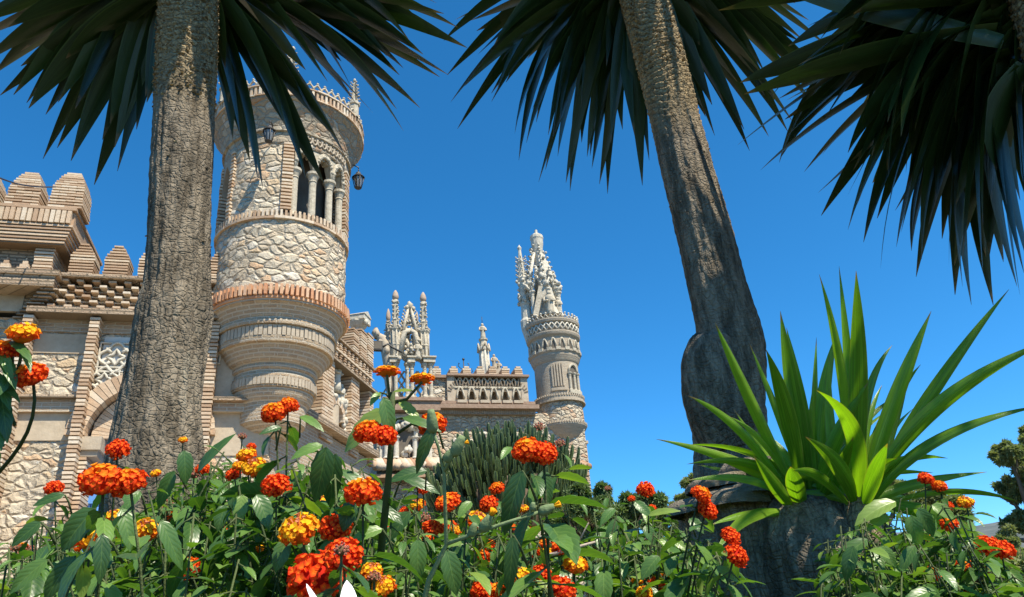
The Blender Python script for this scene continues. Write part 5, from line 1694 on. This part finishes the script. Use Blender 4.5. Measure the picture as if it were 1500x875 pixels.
offshoot('bright green yucca offshoot with long leaves reaching right against the sky', (1258, 745), 1.70, [
    ((1250, 730), (1236, 560), (1200, 402), 30, 20, .0), ((1252, 730), (1243, 560), (1229, 390), 26, -25, .05), ((1256, 738), (1258, 560), (1254, 397), 44, 5, -.04),
    ((1262, 735), (1270, 590), (1307, 506), 26, 20, .16), ((1262, 738), (1310, 590), (1364, 456), 48, 8, .05), ((1264, 742), (1360, 580), (1478, 424), 34, -20, -.06),
    ((1262, 748), (1370, 600), (1548, 495), 48, 12, -.1), ((1266, 752), (1360, 650), (1540, 592), 34, -30, -.12), ((1270, 750), (1390, 722), (1492, 735), 20, 35, .1),
    ((1255, 750), (1250, 640), (1196, 572), 42, -15, -.2), ((1258, 750), (1235, 690), (1180, 640), 40, 20, -.15), ((1272, 742), (1395, 770), (1520, 900), 62, 10, -.28),
    ((1262, 748), (1300, 660), (1330, 560), 30, 40, .12), ((1248, 745), (1220, 640), (1215, 520), 34, 25, .1), ((1260, 752), (1278, 700), (1300, 650), 46, -10, -.2), ((1250, 745), (1205, 700), (1160, 690), 30, 20, -.1)], g_o)
# ================================================================ lantana bushes
M['lantana_leaf'] = leaf_shader('lantana_leaf', [(0, (.04, .10, .028)), (.5, (.09, .19, .046)), (.85, (.15, .27, .058)), (1, (.25, .35, .07))], .34, .34, (1.15, 1.35, .3), veins=7.0, spec=.45)
M['stem'] = mat_tint('green_stem', [(0, (.035, .055, .02)), (.6, (.06, .085, .03)), (1, (.11, .14, .05))], .7, 60, .002, (.08, .06, .04), .3)
M['twig'] = mat_noise('dry_twig', (.34, .27, .2), (.5, .42, .33), 60, .003)
def mat_petal():
    mt, t, bs, out = new_mat('petal'); n = N(t)
    col = n.attr()['Color']
    t.links.new(col, bs.inputs['Base Color']); set_in(bs, Roughness=.75, Specular_IOR_Level=.1)
    tr = t.nodes.new('ShaderNodeBsdfTranslucent'); t.links.new(col, tr.inputs['Color'])
    mx = t.nodes.new('ShaderNodeMixShader'); mx.inputs[0].default_value = .32
    t.links.new(bs.outputs[0], mx.inputs[1]); t.links.new(tr.outputs[0], mx.inputs[2]); t.links.new(mx.outputs[0], out.inputs[0])
    return mt
M['petal'] = mat_petal()

def lerp3(a, b, t): return tuple(a[i] + (b[i] - a[i]) * t for i in range(3))
RED, ORA, YEL, PNK = (.88, .032, .014), (.95, .10, .010), (.97, .55, .02), (.60, .20, .14)
def head_mesh(kind, seed):
    r_ = random.Random(seed)
    mb = MB()
    n = {'R': 84, 'O': 84, 'Y': 60, 'P': 20}[kind]
    core = {'R': (.55, .025, .01), 'O': (.62, .06, .01), 'Y': (.7, .22, .02), 'P': (.2, .12, .06)}[kind]
    vs0 = len(mb.v)
    mb.ball((0, 0, -.05), .66, 10, 7, col=core, sc=(1, 1, .8))
    lim = math.cos(R(124 if kind in 'RO' else 108))
    for i in range(n):
        z = 1 - (1 - lim) * (i + .5) / n
        th = math.acos(z); ph = i * 2.399963 + r_.uniform(-.2, .2)
        d = V((math.sin(th) * math.cos(ph), math.sin(th) * math.sin(ph), math.cos(th)))
        pos = V((d.x * .9, d.y * .9, d.z * .74)) * r_.uniform(.86, 1.08)
        nrm = (V((d.x, d.y, d.z * 1.35)).normalized() + V((r_.uniform(-1, 1), r_.uniform(-1, 1), r_.uniform(-1, 1))) * .22).normalized()
        k = i / n
        if kind == 'R': c = lerp3(RED, ORA, r_.random() * .55 * (1 - k)); sz = .165
        elif kind == 'O': c = lerp3(lerp3(ORA, YEL, .55), lerp3(RED, ORA, .22), min(1, max(0, k * 3.2 + .0 + r_.uniform(-.3, .3)))); sz = .165
        elif kind == 'Y': c = PNK if k < .09 else lerp3(YEL, lerp3(ORA, RED, .35), min(1, max(0, k * 2.3 - .9 + r_.uniform(-.25, .25)))); sz = .10 if k < .09 else .20
        else: c = lerp3(PNK, (.62, .27, .18), r_.random()); sz = .17
        sz *= r_.uniform(.6, 1.2)
        a = nrm.orthogonal().normalized(); b = nrm.cross(a); rot = r_.uniform(0, 6.28)
        vs = [pos - nrm * .02]; cols = [lerp3(c, YEL, .35 if kind != 'P' else 0)]
        for q in range(10):
            an = rot + q * PI / 5; rr = sz * (1.0 if q % 2 == 0 else .80) * r_.uniform(.9, 1.1)
            vs.append(pos + (a * math.cos(an) + b * math.sin(an)) * rr + nrm * (rr * r_.uniform(.0, .35)))
            cols.append(lerp3(c, tuple(x * .8 for x in c), r_.random()))
        vs.append(pos * .35 + V((0, 0, -.12))); cols.append(lerp3(c, core, .5))
        fs = [(0, 1 + q, 1 + (q + 1) % 10) for q in range(10)]
        for q in range(0, 10, 4): fs.append((0, 1 + q, 11))
        mb.add(vs, fs, cols=cols, smooth=False)
        if kind == 'P': mb.ball(pos, .12, 5, 4, col=c)
    mb.lathe([(.0, -.55), (.1, -.5), (.35, -.18), (.2, -.1)], 8, col=(.06, .10, .03))
    me = mb.mesh('flower_head_' + {'R': 'red', 'O': 'orange', 'Y': 'yellow', 'P': 'bud'}[kind])
    me.materials.append(M['petal'])
    return me
HEADS = {k: [head_mesh(k, s + ord(k)) for s in range(4)] for k in 'ROYP'}

def lantana_leaf(mb, base, d, up, L_, W_, tint, curl=.35, fold=.3):
    d = V(d).normalized(); up = V(up)
    s = d.cross(up)
    if s.length < 1e-3: s = d.orthogonal()
    s.normalize(); u = s.cross(d).normalized()
    vs = []; cols = []; n = 9
    p = V(base); tg = d.copy(); step = L_ / n; side_curl = rnd.uniform(-.15, .15)
    for i in range(n + 1):
        t = i / n
        w_ = (t ** .55) * ((1 - t) ** .85) * 1.72 if 0 < t < 1 else .0
        w_ = max(w_, .04) * W_ / 2 * (1 + (.07 if i % 2 else -.05))
        if i == n: w_ = .0005
        for g_ in (-1, -.5, 0, .5, 1):
            vs.append(p + s * w_ * g_ + u * (abs(g_) * w_ * fold + (.10 * w_ * (1 - abs(abs(g_) - .5) * 2))))
            cols.append((tint, (g_ + 1) / 2, t))
        tg = (tg - u * curl / n + s * side_curl / n).normalized(); u = s.cross(tg).normalized(); s = tg.cross(u).normalized()
        p = p + tg * step
    fs = [(i * 5 + k, i * 5 + k + 1, i * 5 + 6 + k, i * 5 + 5 + k) for i in range(n) for k in range(4)]
    mb.add(vs, fs, cols=cols, smooth=True)

class Bush:
    def __init__(s, label, base, spread):
        s.base = V((base[0], base[1], ground_z(base[0], base[1]))); s.spread = spread
        s.root = thing('lantana_bush', label, 'flower bush', s.base, 0, 'lantana bushes in the foreground')
        s.leaf = MB(); s.stem = MB(); s.n = 0
    def stem_to(s, top, leaves=True, r=.0017, ln=.32, lsz=(.04, .07), lean=None, bare=.02, from_=None):
        top = V(top)
        if from_ is None:
            q = V((top.x, top.y, 0)).lerp(V((s.base.x, s.base.y, 0)), rnd.uniform(.35, .75))
            g0 = V((q.x + rnd.uniform(-.05, .05), q.y + rnd.uniform(0, .1), ground_z(q.x, q.y) - .02))
        else: g0 = V(from_)
        L_ = (top - g0).length
        c1_ = g0 + V((rnd.uniform(-.05, .05), rnd.uniform(-.05, .05), L_ * .5)) 
        c2__ = top - (V((0, 0, 1)) + V(lean or (rnd.uniform(-.5, .5), rnd.uniform(-.5, .3), 0))).normalized() * L_ * .3
        pts = []
        n = 16
        for i in range(n + 1):
            t = i / n
            pts.append(g0 * (1 - t) ** 3 + c1_ * 3 * t * (1 - t) ** 2 + c2__ * 3 * t * t * (1 - t) + top * t ** 3)
        tt = rnd.random()
        s.stem.tube(pts, [r * (1.7 - 1.0 * i / n) for i in range(n + 1)], 6, col=(tt,) * 3)
        if leaves:
            acc = 0; nxt = bare; j = 0; ph = rnd.uniform(0, PI)
            for i in range(n, 0, -1):
                seg = (pts[i - 1] - pts[i]); sl_ = seg.length
                while acc + sl_ > nxt and nxt < ln:
                    p = pts[i] + seg * ((nxt - acc) / sl_)
                    ax = -seg.normalized()
                    a = ax.orthogonal().normalized()
                    for k in (0, 1):
                        if rnd.random() < .12: continue
                        d = Quaternion(ax, ph + k * PI + rnd.uniform(-.35, .35)) @ a
                        sz = rnd.uniform(*lsz) * min(1, .45 + nxt / .12)
                        dd = (d + ax * rnd.uniform(.0, .3) + V((0, 0, rnd.uniform(-1.0, .15)))).normalized()
                        e = p + dd * .010
                        s.stem.tube([p, e + dd * .004], [.0011, .0008], 4, col=(.8,) * 3)
                        lantana_leaf(s.leaf, e, dd, d * .9 + V((0, 0, .8)) + rand_unit() * .3, sz, sz * rnd.uniform(.52, .68), rnd.random(), rnd.uniform(.1, .9), rnd.uniform(.1, .55))
                    j += 1; ph += PI / 2; nxt += rnd.uniform(.026, .042)
                acc += sl_
        return pts
    def head(s, px, py, size, kind, depth=None, nrm=None, leaves=True, own=True, flat=1.0, ln=.5, from_=None):
        depth = depth or min(1.55, max(.62, 38.0 / size))
        p = P(px, py, depth); rad = size * .5 * depth / F_PX * 1.03
        nv = V(nrm) if nrm else V((rnd.uniform(-.3, .3), -.6 + rnd.uniform(-.25, .2), 1))
        nv.normalize()
        o = bpy.data.objects.new('flower_head', rnd.choice(HEADS[kind]))
        COL.objects.link(o); o.parent = s.root
        o.location = p - s.base
        o.rotation_mode = 'QUATERNION'
        o.rotation_quaternion = Quaternion(nv, rnd.uniform(0, 6.28)) @ nv.to_track_quat('Z', 'Y')
        o.scale = (rad, rad, rad * flat)
        if own: s.stem_to(p - nv * rad * .4, leaves, lean=(nv.x * .7, nv.y * .7, 0), bare=.004 + rad * .6, ln=ln, from_=from_)
        s.n += 1
    def leaf_px(s, b, t, wpx, depth, tint=None, dz=-.02, curl=.5, att=None):
        p, q = P(b[0], b[1], depth), P(t[0], t[1], depth + dz)
        d = q - p
        up = -(ray((b[0] + t[0]) / 2, (b[1] + t[1]) / 2)) * .8 + V((0, 0, .7))
        lantana_leaf(s.leaf, p, d + V((0, 0, curl * .22 * d.length)), up, d.length * 1.04, wpx * depth / F_PX * .92, rnd.random() if tint is None else tint, curl, .22)
        g_ = P(att[0], att[1], depth + .01) if att else p + V((rnd.uniform(-.015, .015), .015, -.022))
        s.stem.tube([p, p.lerp(g_, .5) + V((0, 0, .003)), g_], [.0010, .0011, .0013], 5, col=(.5,) * 3)
    def backing(s, n, x0, x1):
        for i in range(n):
            x = rnd.uniform(x0, x1); y = outline(x) + rnd.uniform(22, 130)
            s.stem_to(P(x, y, rnd.uniform(1.35, 1.75)), True, .0014, rnd.uniform(.3, .5), (.034, .055), bare=.003)
    def scatter(s, n, x0, x1, d0=1.0, d1=1.6):
        for i in range(n):
            x = rnd.uniform(x0, x1); y = outline(x) + rnd.uniform(12, 130)
            if y < 868: s.head(x, y, rnd.uniform(15, 30), rnd.choice('RROOYYP'), rnd.uniform(d0, d1))
    def done(s):
        s.leaf.build('foliage', M['lantana_leaf'], s.root, world=True)
        s.stem.build('stems', M['stem'], s.root, world=True)
    def fill(s, n, x0, x1, d0=.75, d1=1.6, ymax=905, lsz=(.034, .06)):
        for i in range(int(n * 3.0)):
            x = rnd.uniform(x0, x1); y0 = outline(x)
            y = y0 + (ymax - y0) * rnd.random() ** .9 + 6
            s.stem_to(P(x, y, rnd.uniform(d0, d1)), True, .0016, rnd.uniform(.25, .55), lsz, bare=.004)
OUT = [(-80, 815), (0, 790), (40, 765), (90, 742), (130, 738), (180, 730), (215, 712), (250, 700), (300, 668), (330, 655), (365, 668), (400, 700), (425, 660), (480, 650), (520, 672), (560, 700), (600, 722), (650, 738), (700, 742), (760, 735), (800, 790), (845, 820), (866, 742), (900, 724), (935, 722), (970, 740), (1000, 765), (1040, 775), (1075, 770), (1100, 850), (1110, 875), (1195, 800), (1215, 772), (1250, 745), (1290, 735), (1320, 718), (1365, 714), (1400, 735), (1425, 785), (1470, 830), (1520, 850)]
def outline(x):
    for (a, ya), (b_, yb) in zip(OUT, OUT[1:]):
        if a <= x <= b_: return ya + (yb - ya) * (x - a) / (b_ - a)
    return 850

# sprig at the left edge
q_ = P(-70, 900, .7)
b0 = Bush('lantana sprig with three orange heads, poking in at the left edge', (q_.x, q_.y), .1)
for (x, y, sz, k) in ((34, 490, 46, 'Y'), (6, 515, 42, 'O'), (45, 551, 48, 'O')): b0.head(x, y, sz, k, .62, leaves=False, ln=.3, from_=P(-150, 950, .66))
for bt in (((5, 525), (20, 560), 30), ((15, 500), (40, 520), 22), ((2, 580), (8, 640), 34), ((-10, 545), (12, 590), 32), ((20, 545), (2, 572), 24), ((30, 505), (46, 535), 20), ((-8, 610), (6, 650), 26), ((0, 560), (22, 580), 20), ((-6, 500), (12, 548), 26), ((-25, 640), (-5, 690), 40), ((-30, 560), (-12, 620), 40)): b0.leaf_px(bt[0], bt[1], bt[2], .62)
for i in range(5): b0.stem_to(P(rnd.uniform(-160, -40), rnd.uniform(560, 800), rnd.uniform(.6, .8)), lsz=(.03, .05))
b0.done()
# left bush
q_ = P(140, 900, 1.1)
b1 = Bush('lantana bush with large red-orange double head, in front of the left palm trunk', (q_.x, q_.y), .4)
for (x, y, sz, k, dd) in ((150, 705, 66, 'O', .63), (188, 708, 54, 'O', .64), (172, 659, 36, 'R', 1.0), (79, 716, 28, 'R', 1.2), (133, 788, 54, 'Y', .8), (213, 778, 42, 'Y', .9), (167, 757, 26, 'Y', 1.2), (277, 834, 40, 'O', .95), (316, 818, 26, 'Y', 1.2), (244, 739, 19, 'P', 1.3), (243, 759, 20, 'O', 1.3), (186, 695, 20, 'Y', 1.3), (338, 855, 26, 'O', 1.2), (22, 803, 16, 'P', 1.1), (45, 806, 16, 'P', 1.1), (355, 640, 14, 'P', 1.4), (368, 655, 15, 'R', 1.4), (268, 645, 14, 'Y', 1.4), (314, 790, 15, 'P', 1.2), (228, 694, 16, 'Y', 1.3)): b1.head(x, y, sz, k, dd)
for (a, b_, w_, d_, tn) in (((140, 745), (84, 806), 62, .66, .2), ((150, 782), (148, 850), 36, .6, .0), ((236, 762), (262, 832), 38, .75, .5), ((270, 660), (272, 706), 36, 1.0, .2), ((178, 745), (196, 800), 38, .75, .6), ((60, 765), (16, 800), 34, .8, .1), ((95, 725), (48, 740), 26, .9, .05), ((205, 720), (182, 745), 28, .8, .5), ((290, 690), (330, 640), 30, 1.1, .4), ((255, 690), (228, 745), 34, 1.0, .3), ((70, 820), (10, 870), 44, .7, .7), ((110, 815), (60, 880), 46, .62, .1)): b1.leaf_px(a, b_, w_, d_, tn)
b1.scatter(16, 0, 330)
b1.fill(64, -70, 335)
b1.fill(16, 225, 340, 1.0, 1.5, 760)
b1.backing(150, -60, 330)
b1.done()
# centre-left bush
q_ = P(450, 900, 1.1)
b2 = Bush('lantana bush with red and yellow heads below the round tower', (q_.x, q_.y), .4)
for (x, y, sz, k, dd) in ((402, 605, 40, 'O', .9), (422, 595, 32, 'O', .91), (361, 668, 30, 'Y', .95), (373, 686, 38, 'Y', .94), (405, 713, 46, 'R', .85), (531, 722, 56, 'O', .72), (439, 778, 60, 'Y', .7), (491, 775, 52, 'R', .78), (463, 846, 86, 'R', .62), (503, 815, 62, 'R', .6), (545, 838, 34, 'Y', .66), (562, 860, 38, 'Y', .66), (384, 806, 28, 'Y', 1.1), (380, 818, 22, 'P', 1.1), (508, 745, 22, 'O', 1.0), (352, 832, 18, 'P', 1.1), (500, 806, 26, 'P', .57), (548, 846, 22, 'P', .64)): b2.head(x, y, sz, k, dd)
for (a, b_, w_, d_, tn) in (((478, 655), (466, 735), 52, .8, .1), ((492, 665), (478, 745), 46, .85, .0), ((472, 652), (428, 668), 30, .8, .8), ((412, 626), (384, 634), 20, .85, .05), ((440, 610), (472, 625), 22, .9, .8), ((376, 725), (396, 770), 42, .8, .3), ((355, 725), (350, 765), 34, .85, .9), ((330, 740), (318, 775), 34, .9, .2), ((420, 790), (405, 835), 40, .72, .3), ((515, 735), (505, 775), 42, .78, .0), ((560, 775), (515, 790), 34, .75, .8), ((500, 690), (545, 720), 30, .95, .4), ((440, 690), (415, 740), 34, .95, .1), ((545, 735), (590, 760), 34, .85, .1)): b2.leaf_px(a, b_, w_, d_, tn)
b2.scatter(20, 330, 600)
b2.fill(60, 330, 600)
b2.fill(8, 410, 520, .9, 1.3, 760)
b2.backing(150, 320, 600)
b2.done()
# centre-right bush with the tall stem
q_ = P(650, 900, 1.0)
b3 = Bush('lantana bush in the centre with tall dark stem and two flat yellow heads on top', (q_.x, q_.y), .4)
for (x, y, sz, k, dd, fl) in ((567, 545, 40, 'Y', .8, .5), (618, 556, 38, 'Y', .8, .6), (540, 634, 46, 'O', .75, 1), (562, 640, 42, 'R', .74, 1), (633, 622, 44, 'O', .8, 1), (772, 660, 46, 'O', .66, 1), (796, 666, 46, 'R', .67, 1), (790, 626, 17, 'P', 1.3, 1), (820, 650, 17, 'P', 1.3, 1), (656, 736, 40, 'O', 1.0, .7), (716, 739, 30, 'R', 1.1, 1), (728, 716, 24, 'O', 1.2, 1), (700, 763, 34, 'Y', .9, 1), (620, 718, 17, 'R', 1.2, 1), (595, 751, 22, 'R', 1.2, 1), (634, 773, 34, 'R', 1.0, .7), (718, 800, 22, 'O', 1.2, 1), (722, 822, 28, 'O', 1.1, 1), (705, 833, 20, 'R', 1.2, 1), (706, 866, 40, 'R', .85, 1), (726, 870, 38, 'O', .85, 1), (761, 846, 38, 'Y', .85, 1), (791, 842, 36, 'R', .9, 1), (779, 775, 22, 'O', 1.3, .5), (793, 796, 24, 'O', 1.3, .8), (824, 803, 36, 'O', .95, .8), (842, 829, 38, 'Y', .95, 1), (823, 863, 44, 'R', .85, 1), (767, 746, 16, 'Y', 1.2, 1), (612, 712, 14, 'P', 1.2, 1)): b3.head(x, y, sz, k, dd, flat=fl, leaves=True, own=(y > 645), nrm=(0, -.05, 1) if fl < .7 else None)
st = b3.stem_to(P(575, 575, .8), False, .0042, from_=P(568, 1250, .84), lean=(0, 0, 0))
for (x, y) in ((567, 550), (618, 560), (549, 640), (633, 632)):
    b3.stem.tube([P(574, 640 if y > 600 else 590, .8), P((574 + x) / 2, (y + 620) / 2 - 5, .8), P(x, y, .79)], [.002, .0016, .0014], 6, col=(.5,) * 3)
for (a, b_, w_, d_, tn) in (((566, 600), (503, 660), 56, .78, 1.0), ((562, 583), (574, 640), 36, .76, .5), ((590, 612), (640, 628), 28, .78, .4), ((638, 622), (606, 690), 34, .77, .1), ((585, 588), (612, 612), 26, .8, 1.0), ((556, 575), (545, 590), 18, .82, .9), ((575, 575), (600, 570), 14, .82, 1.0), ((765, 690), (738, 782), 50, .6, .0), ((752, 785), (748, 872), 34, .6, .0), ((795, 690), (806, 735), 34, .72, .2), ((748, 655), (735, 668), 20, .8, .7), ((612, 790), (614, 850), 40, .75, .6), ((655, 806), (668, 870), 46, .68, .3), ((625, 690), (570, 700), 36, .95, .0), ((690, 790), (650, 800), 26, .9, .9), ((690, 735), (672, 755), 26, .95, .8), ((590, 700), (640, 720), 30, 1.0, .1), ((600, 750), (570, 790), 36, .9, .1)): b3.leaf_px(a, b_, w_, d_, tn, att=(574, a[1] + 12) if a[0] < 625 and a[1] < 630 else None)  # hand-set tints; shade on the nearest leaves is put into their colour
b3.scatter(24, 590, 850)
b3.fill(64, 570, 805, .8, 1.6)
b3.fill(3, 800, 868, 1.0, 1.5)
b3.backing(150, 580, 830)
b3.done()
mb = MB()
mb.tube([P(740, 905, .95), P(772, 842, .95), P(806, 813, .94), P(872, 794, .93)], [.0030, .0028, .0024, .0014], 7)
mb.tube([P(842, 803, .935), P(852, 786, .93), P(862, 766, .925)], [.0014, .001, .0007], 5)
tw = mb.build('dry_twig', M['twig'], b3.root, world=True)
# bush right of centre
q_ = P(980, 930, 1.2)
b4 = Bush('lantana bush with red heads between the cactus shrub and the palm stump', (q_.x, q_.y), .4)
for (x, y, sz, k, dd) in ((945, 718, 30, 'R', 1.15), (925, 731, 12, 'R', 1.3), (1027, 725, 32, 'O', .95), (1036, 748, 32, 'R', .95), (1070, 787, 32, 'R', .9), (1078, 815, 38, 'R', .88), (961, 857, 30, 'R', 1.1), (935, 850, 20, 'Y', 1.1), (970, 840, 14, 'Y', 1.15), (981, 842, 12, 'Y', 1.15), (944, 870, 26, 'Y', 1.0), (890, 716, 10, 'P', 1.4), (955, 745, 14, 'R', 1.3)): b4.head(x, y, sz, k, dd, nrm=(.55, -.5, .6) if 1000 < x else None)
for (a, b_, w_, d_, tn) in (((930, 735), (950, 755), 26, 1.1, .4), ((950, 755), (992, 745), 20, 1.05, 1.0), ((900, 745), (880, 765), 24, 1.15, .5), ((905, 760), (890, 795), 28, 1.1, .4), ((945, 770), (960, 795), 26, 1.1, .4), ((985, 790), (1005, 805), 22, 1.0, .9), ((1055, 815), (1035, 870), 26, .95, .5), ((1050, 830), (1080, 850), 24, .9, .9), ((1000, 835), (1004, 870), 30, 1.0, .6), ((965, 815), (940, 845), 38, 1.0, .5), ((990, 815), (975, 840), 30, 1.0, .5), ((915, 800), (945, 812), 22, 1.1, .6), ((1010, 760), (1030, 778), 26, 1.0, .3)): b4.leaf_px(a, b_, w_, d_, tn)
b4.fill(15, 868, 1010, 1.0, 1.5, 815)
b4.fill(3, 1000, 1060, .9, 1.3, 860)
b4.backing(40, 870, 1000)
b4.done()
# right bush under the offshoots
q_ = P(1330, 950, 1.2)
b5 = Bush('lantana bush with small orange heads at lower right, under the bright yucca leaves', (q_.x, q_.y), .4)
for (x, y, sz, k, dd) in ((1356, 702, 24, 'R', 1.3), (1376, 713, 22, 'O', 1.3), (1415, 737, 24, 'Y', 1.2), (1390, 768, 26, 'O', 1.15), (1389, 742, 17, 'R', 1.3), (1447, 800, 36, 'R', 1.1), (1467, 806, 36, 'R', 1.1), (1412, 828, 24, 'O', 1.1), (1438, 850, 20, 'P', 1.1), (1364, 842, 28, 'O', 1.1), (1420, 870, 18, 'O', 1.1), (1439, 872, 18, 'P', 1.1), (1350, 838, 18, 'R', 1.2)): b5.head(x, y, sz, k, dd)
for (a, b_, w_, d_, tn) in (((1312, 735), (1255, 760), 44, 1.1, .95), ((1335, 755), (1345, 800), 38, 1.1, .8), ((1345, 745), (1372, 785), 34, 1.1, .4), ((1300, 755), (1275, 775), 30, 1.1, .9), ((1270, 790), (1222, 830), 40, 1.05, .4), ((1290, 800), (1310, 830), 30, 1.05, .9), ((1340, 800), (1320, 835), 30, 1.05, .3), ((1370, 865), (1330, 880), 36, 1.0, .5), ((1250, 800), (1240, 850), 34, 1.0, .2), ((1365, 740), (1400, 760), 32, 1.1, .9)): b5.leaf_px(a, b_, w_, d_, tn)
b5.scatter(8, 1330, 1480)
b5.fill(52, 1200, 1420, 1.0, 1.45)
b5.fill(26, 1400, 1540, 1.0, 1.5, 930)
b5.backing(60, 1210, 1540)
b5.done()

# ================================================================ weed with closed yellow heads
wb = P(600, 1150, .58); wb.z = ground_z(wb.x, wb.y)
weed = thing('thistle_weed', 'tall grey-green weed with closed buds and yellow tips, crossing in front of the cactus', 'weed', wb)
M['weed'] = mat_noise('downy_green', (.12, .17, .07), (.21, .27, .13), 60, .002, .8)
D0 = .58
mb = MB()
mb.tube([wb - V((0, 0, .02)), P(604, 960, D0), P(628, 850, D0), P(654, 798, D0), P(652, 740, D0), P(650, 690, D0), P(642, 655, D0), P(634, 632, D0)], [.0028, .0024, .002, .0016, .0014, .0012, .0011, .0014], 8)
mb.tube([P(655, 797, D0), P(700, 780, D0), P(745, 765, D0), P(792, 750, D0)], [.0016, .0015, .0014, .0014], 7)
mb.tube([P(651, 690, D0), P(660, 672, D0), P(668, 662, D0)], [.0016, .0015, .002], 7)
mb.tube([P(764, 758, D0), P(776, 752, D0), P(779, 744, D0)], [.0012, .001, .0012], 6)
mb.build('stems', M['weed'], weed, world=True)
def bud(p, d, L_, r_, tip):
    d = d.normalized()
    mb = MB()
    mb.tube([p, p + d * L_ * .2, p + d * L_ * .55, p + d * L_ * .85, p + d * L_], [r_ * .55, r_, r_ * .9, r_ * .65, r_ * .5], 9)
    o = mb.build('bud', M['weed'], weed, world=True)
    if tip:
        mb = MB()
        for i in range(22):
            e = (d + rand_unit() * .45).normalized()
            mb.tube([p + d * L_ * .9, p + d * L_ + e * r_ * 1.3], [r_ * .22, r_ * .16], 4, col=lerp3(YEL, ORA, rnd.random() * .35))
        mb.v = [(q[0] - weed.location.x, q[1] - weed.location.y, q[2] - weed.location.z) for q in mb.v]
        mb.build('florets', M['petal'], o)
u_ = D0 / F_PX
bud(P(634, 634, D0), P(631, 600, D0) - P(634, 634, D0), 34 * u_, 9 * u_, False)
bud(P(652, 676, D0), P(662, 662, D0) - P(652, 676, D0), 22 * u_, 8 * u_, False)
bud(P(664, 668, D0), P(677, 640, D0) - P(664, 668, D0), 32 * u_, 9 * u_, False)
bud(P(672, 652, D0 + .01), P(684, 648, D0) - P(672, 652, D0), 9 * u_, 5 * u_, True)
bud(P(790, 751, D0), P(820, 738, D0) - P(790, 751, D0), 24 * u_, 8 * u_, True)
bud(P(779, 748, D0), P(781, 738, D0) - P(779, 748, D0), 12 * u_, 5 * u_, False)
bud(P(706, 778, D0), P(716, 760, D0) - P(706, 778, D0), 26 * u_, 9 * u_, True)
bud(P(690, 786, D0), P(694, 772, D0) - P(690, 786, D0), 20 * u_, 7 * u_, False)

# white flower peeping in at the lower edge
fp_ = P(495, 930, .44)
fb = V((fp_.x, fp_.y, ground_z(fp_.x, fp_.y)))
wf = thing('white_flower', 'white petals rising into the lower edge of the view', 'flower', fb)
M['white_petal'] = mat_noise('white_petal', (.8, .8, .78), (.88, .88, .86), 20, .001, .5)
for (a, mid_, b_, w_, tw) in (((506, 920), (511, 890), (508, 850), 30, 0), ((486, 920), (470, 890), (449, 855), 20, 62), ((500, 925), (540, 915), (560, 895), 24, 20), ((490, 930), (450, 925), (430, 905), 24, 30), ((497, 935), (500, 950), (505, 968), 26, 10)):
    p0, pm, p2 = P(*a, .44), P(*mid_, .44), P(*b_, .47)
    ax = (p2 - p0).normalized(); wd = Quaternion(ax, R(tw)) @ ax.cross((pm - CAM).normalized())
    mb = MB(); blade(mb, p0, pm * 2 - (p0 + p2) * .5, p2, w_ * .44 / F_PX, wd, .5, n=12, fold=.3, base=.5, rounded=True)
    mb.build('petal', M['white_petal'], wf, world=True)
mb = MB(); mb.tube([fb, fb.lerp(fp_, .5) + V((.01, 0, 0)), fp_], [.003, .0025, .002], 7); mb.ball(fp_, .006, 8, 6); mb.build('stem', M['stem'], wf, world=True)
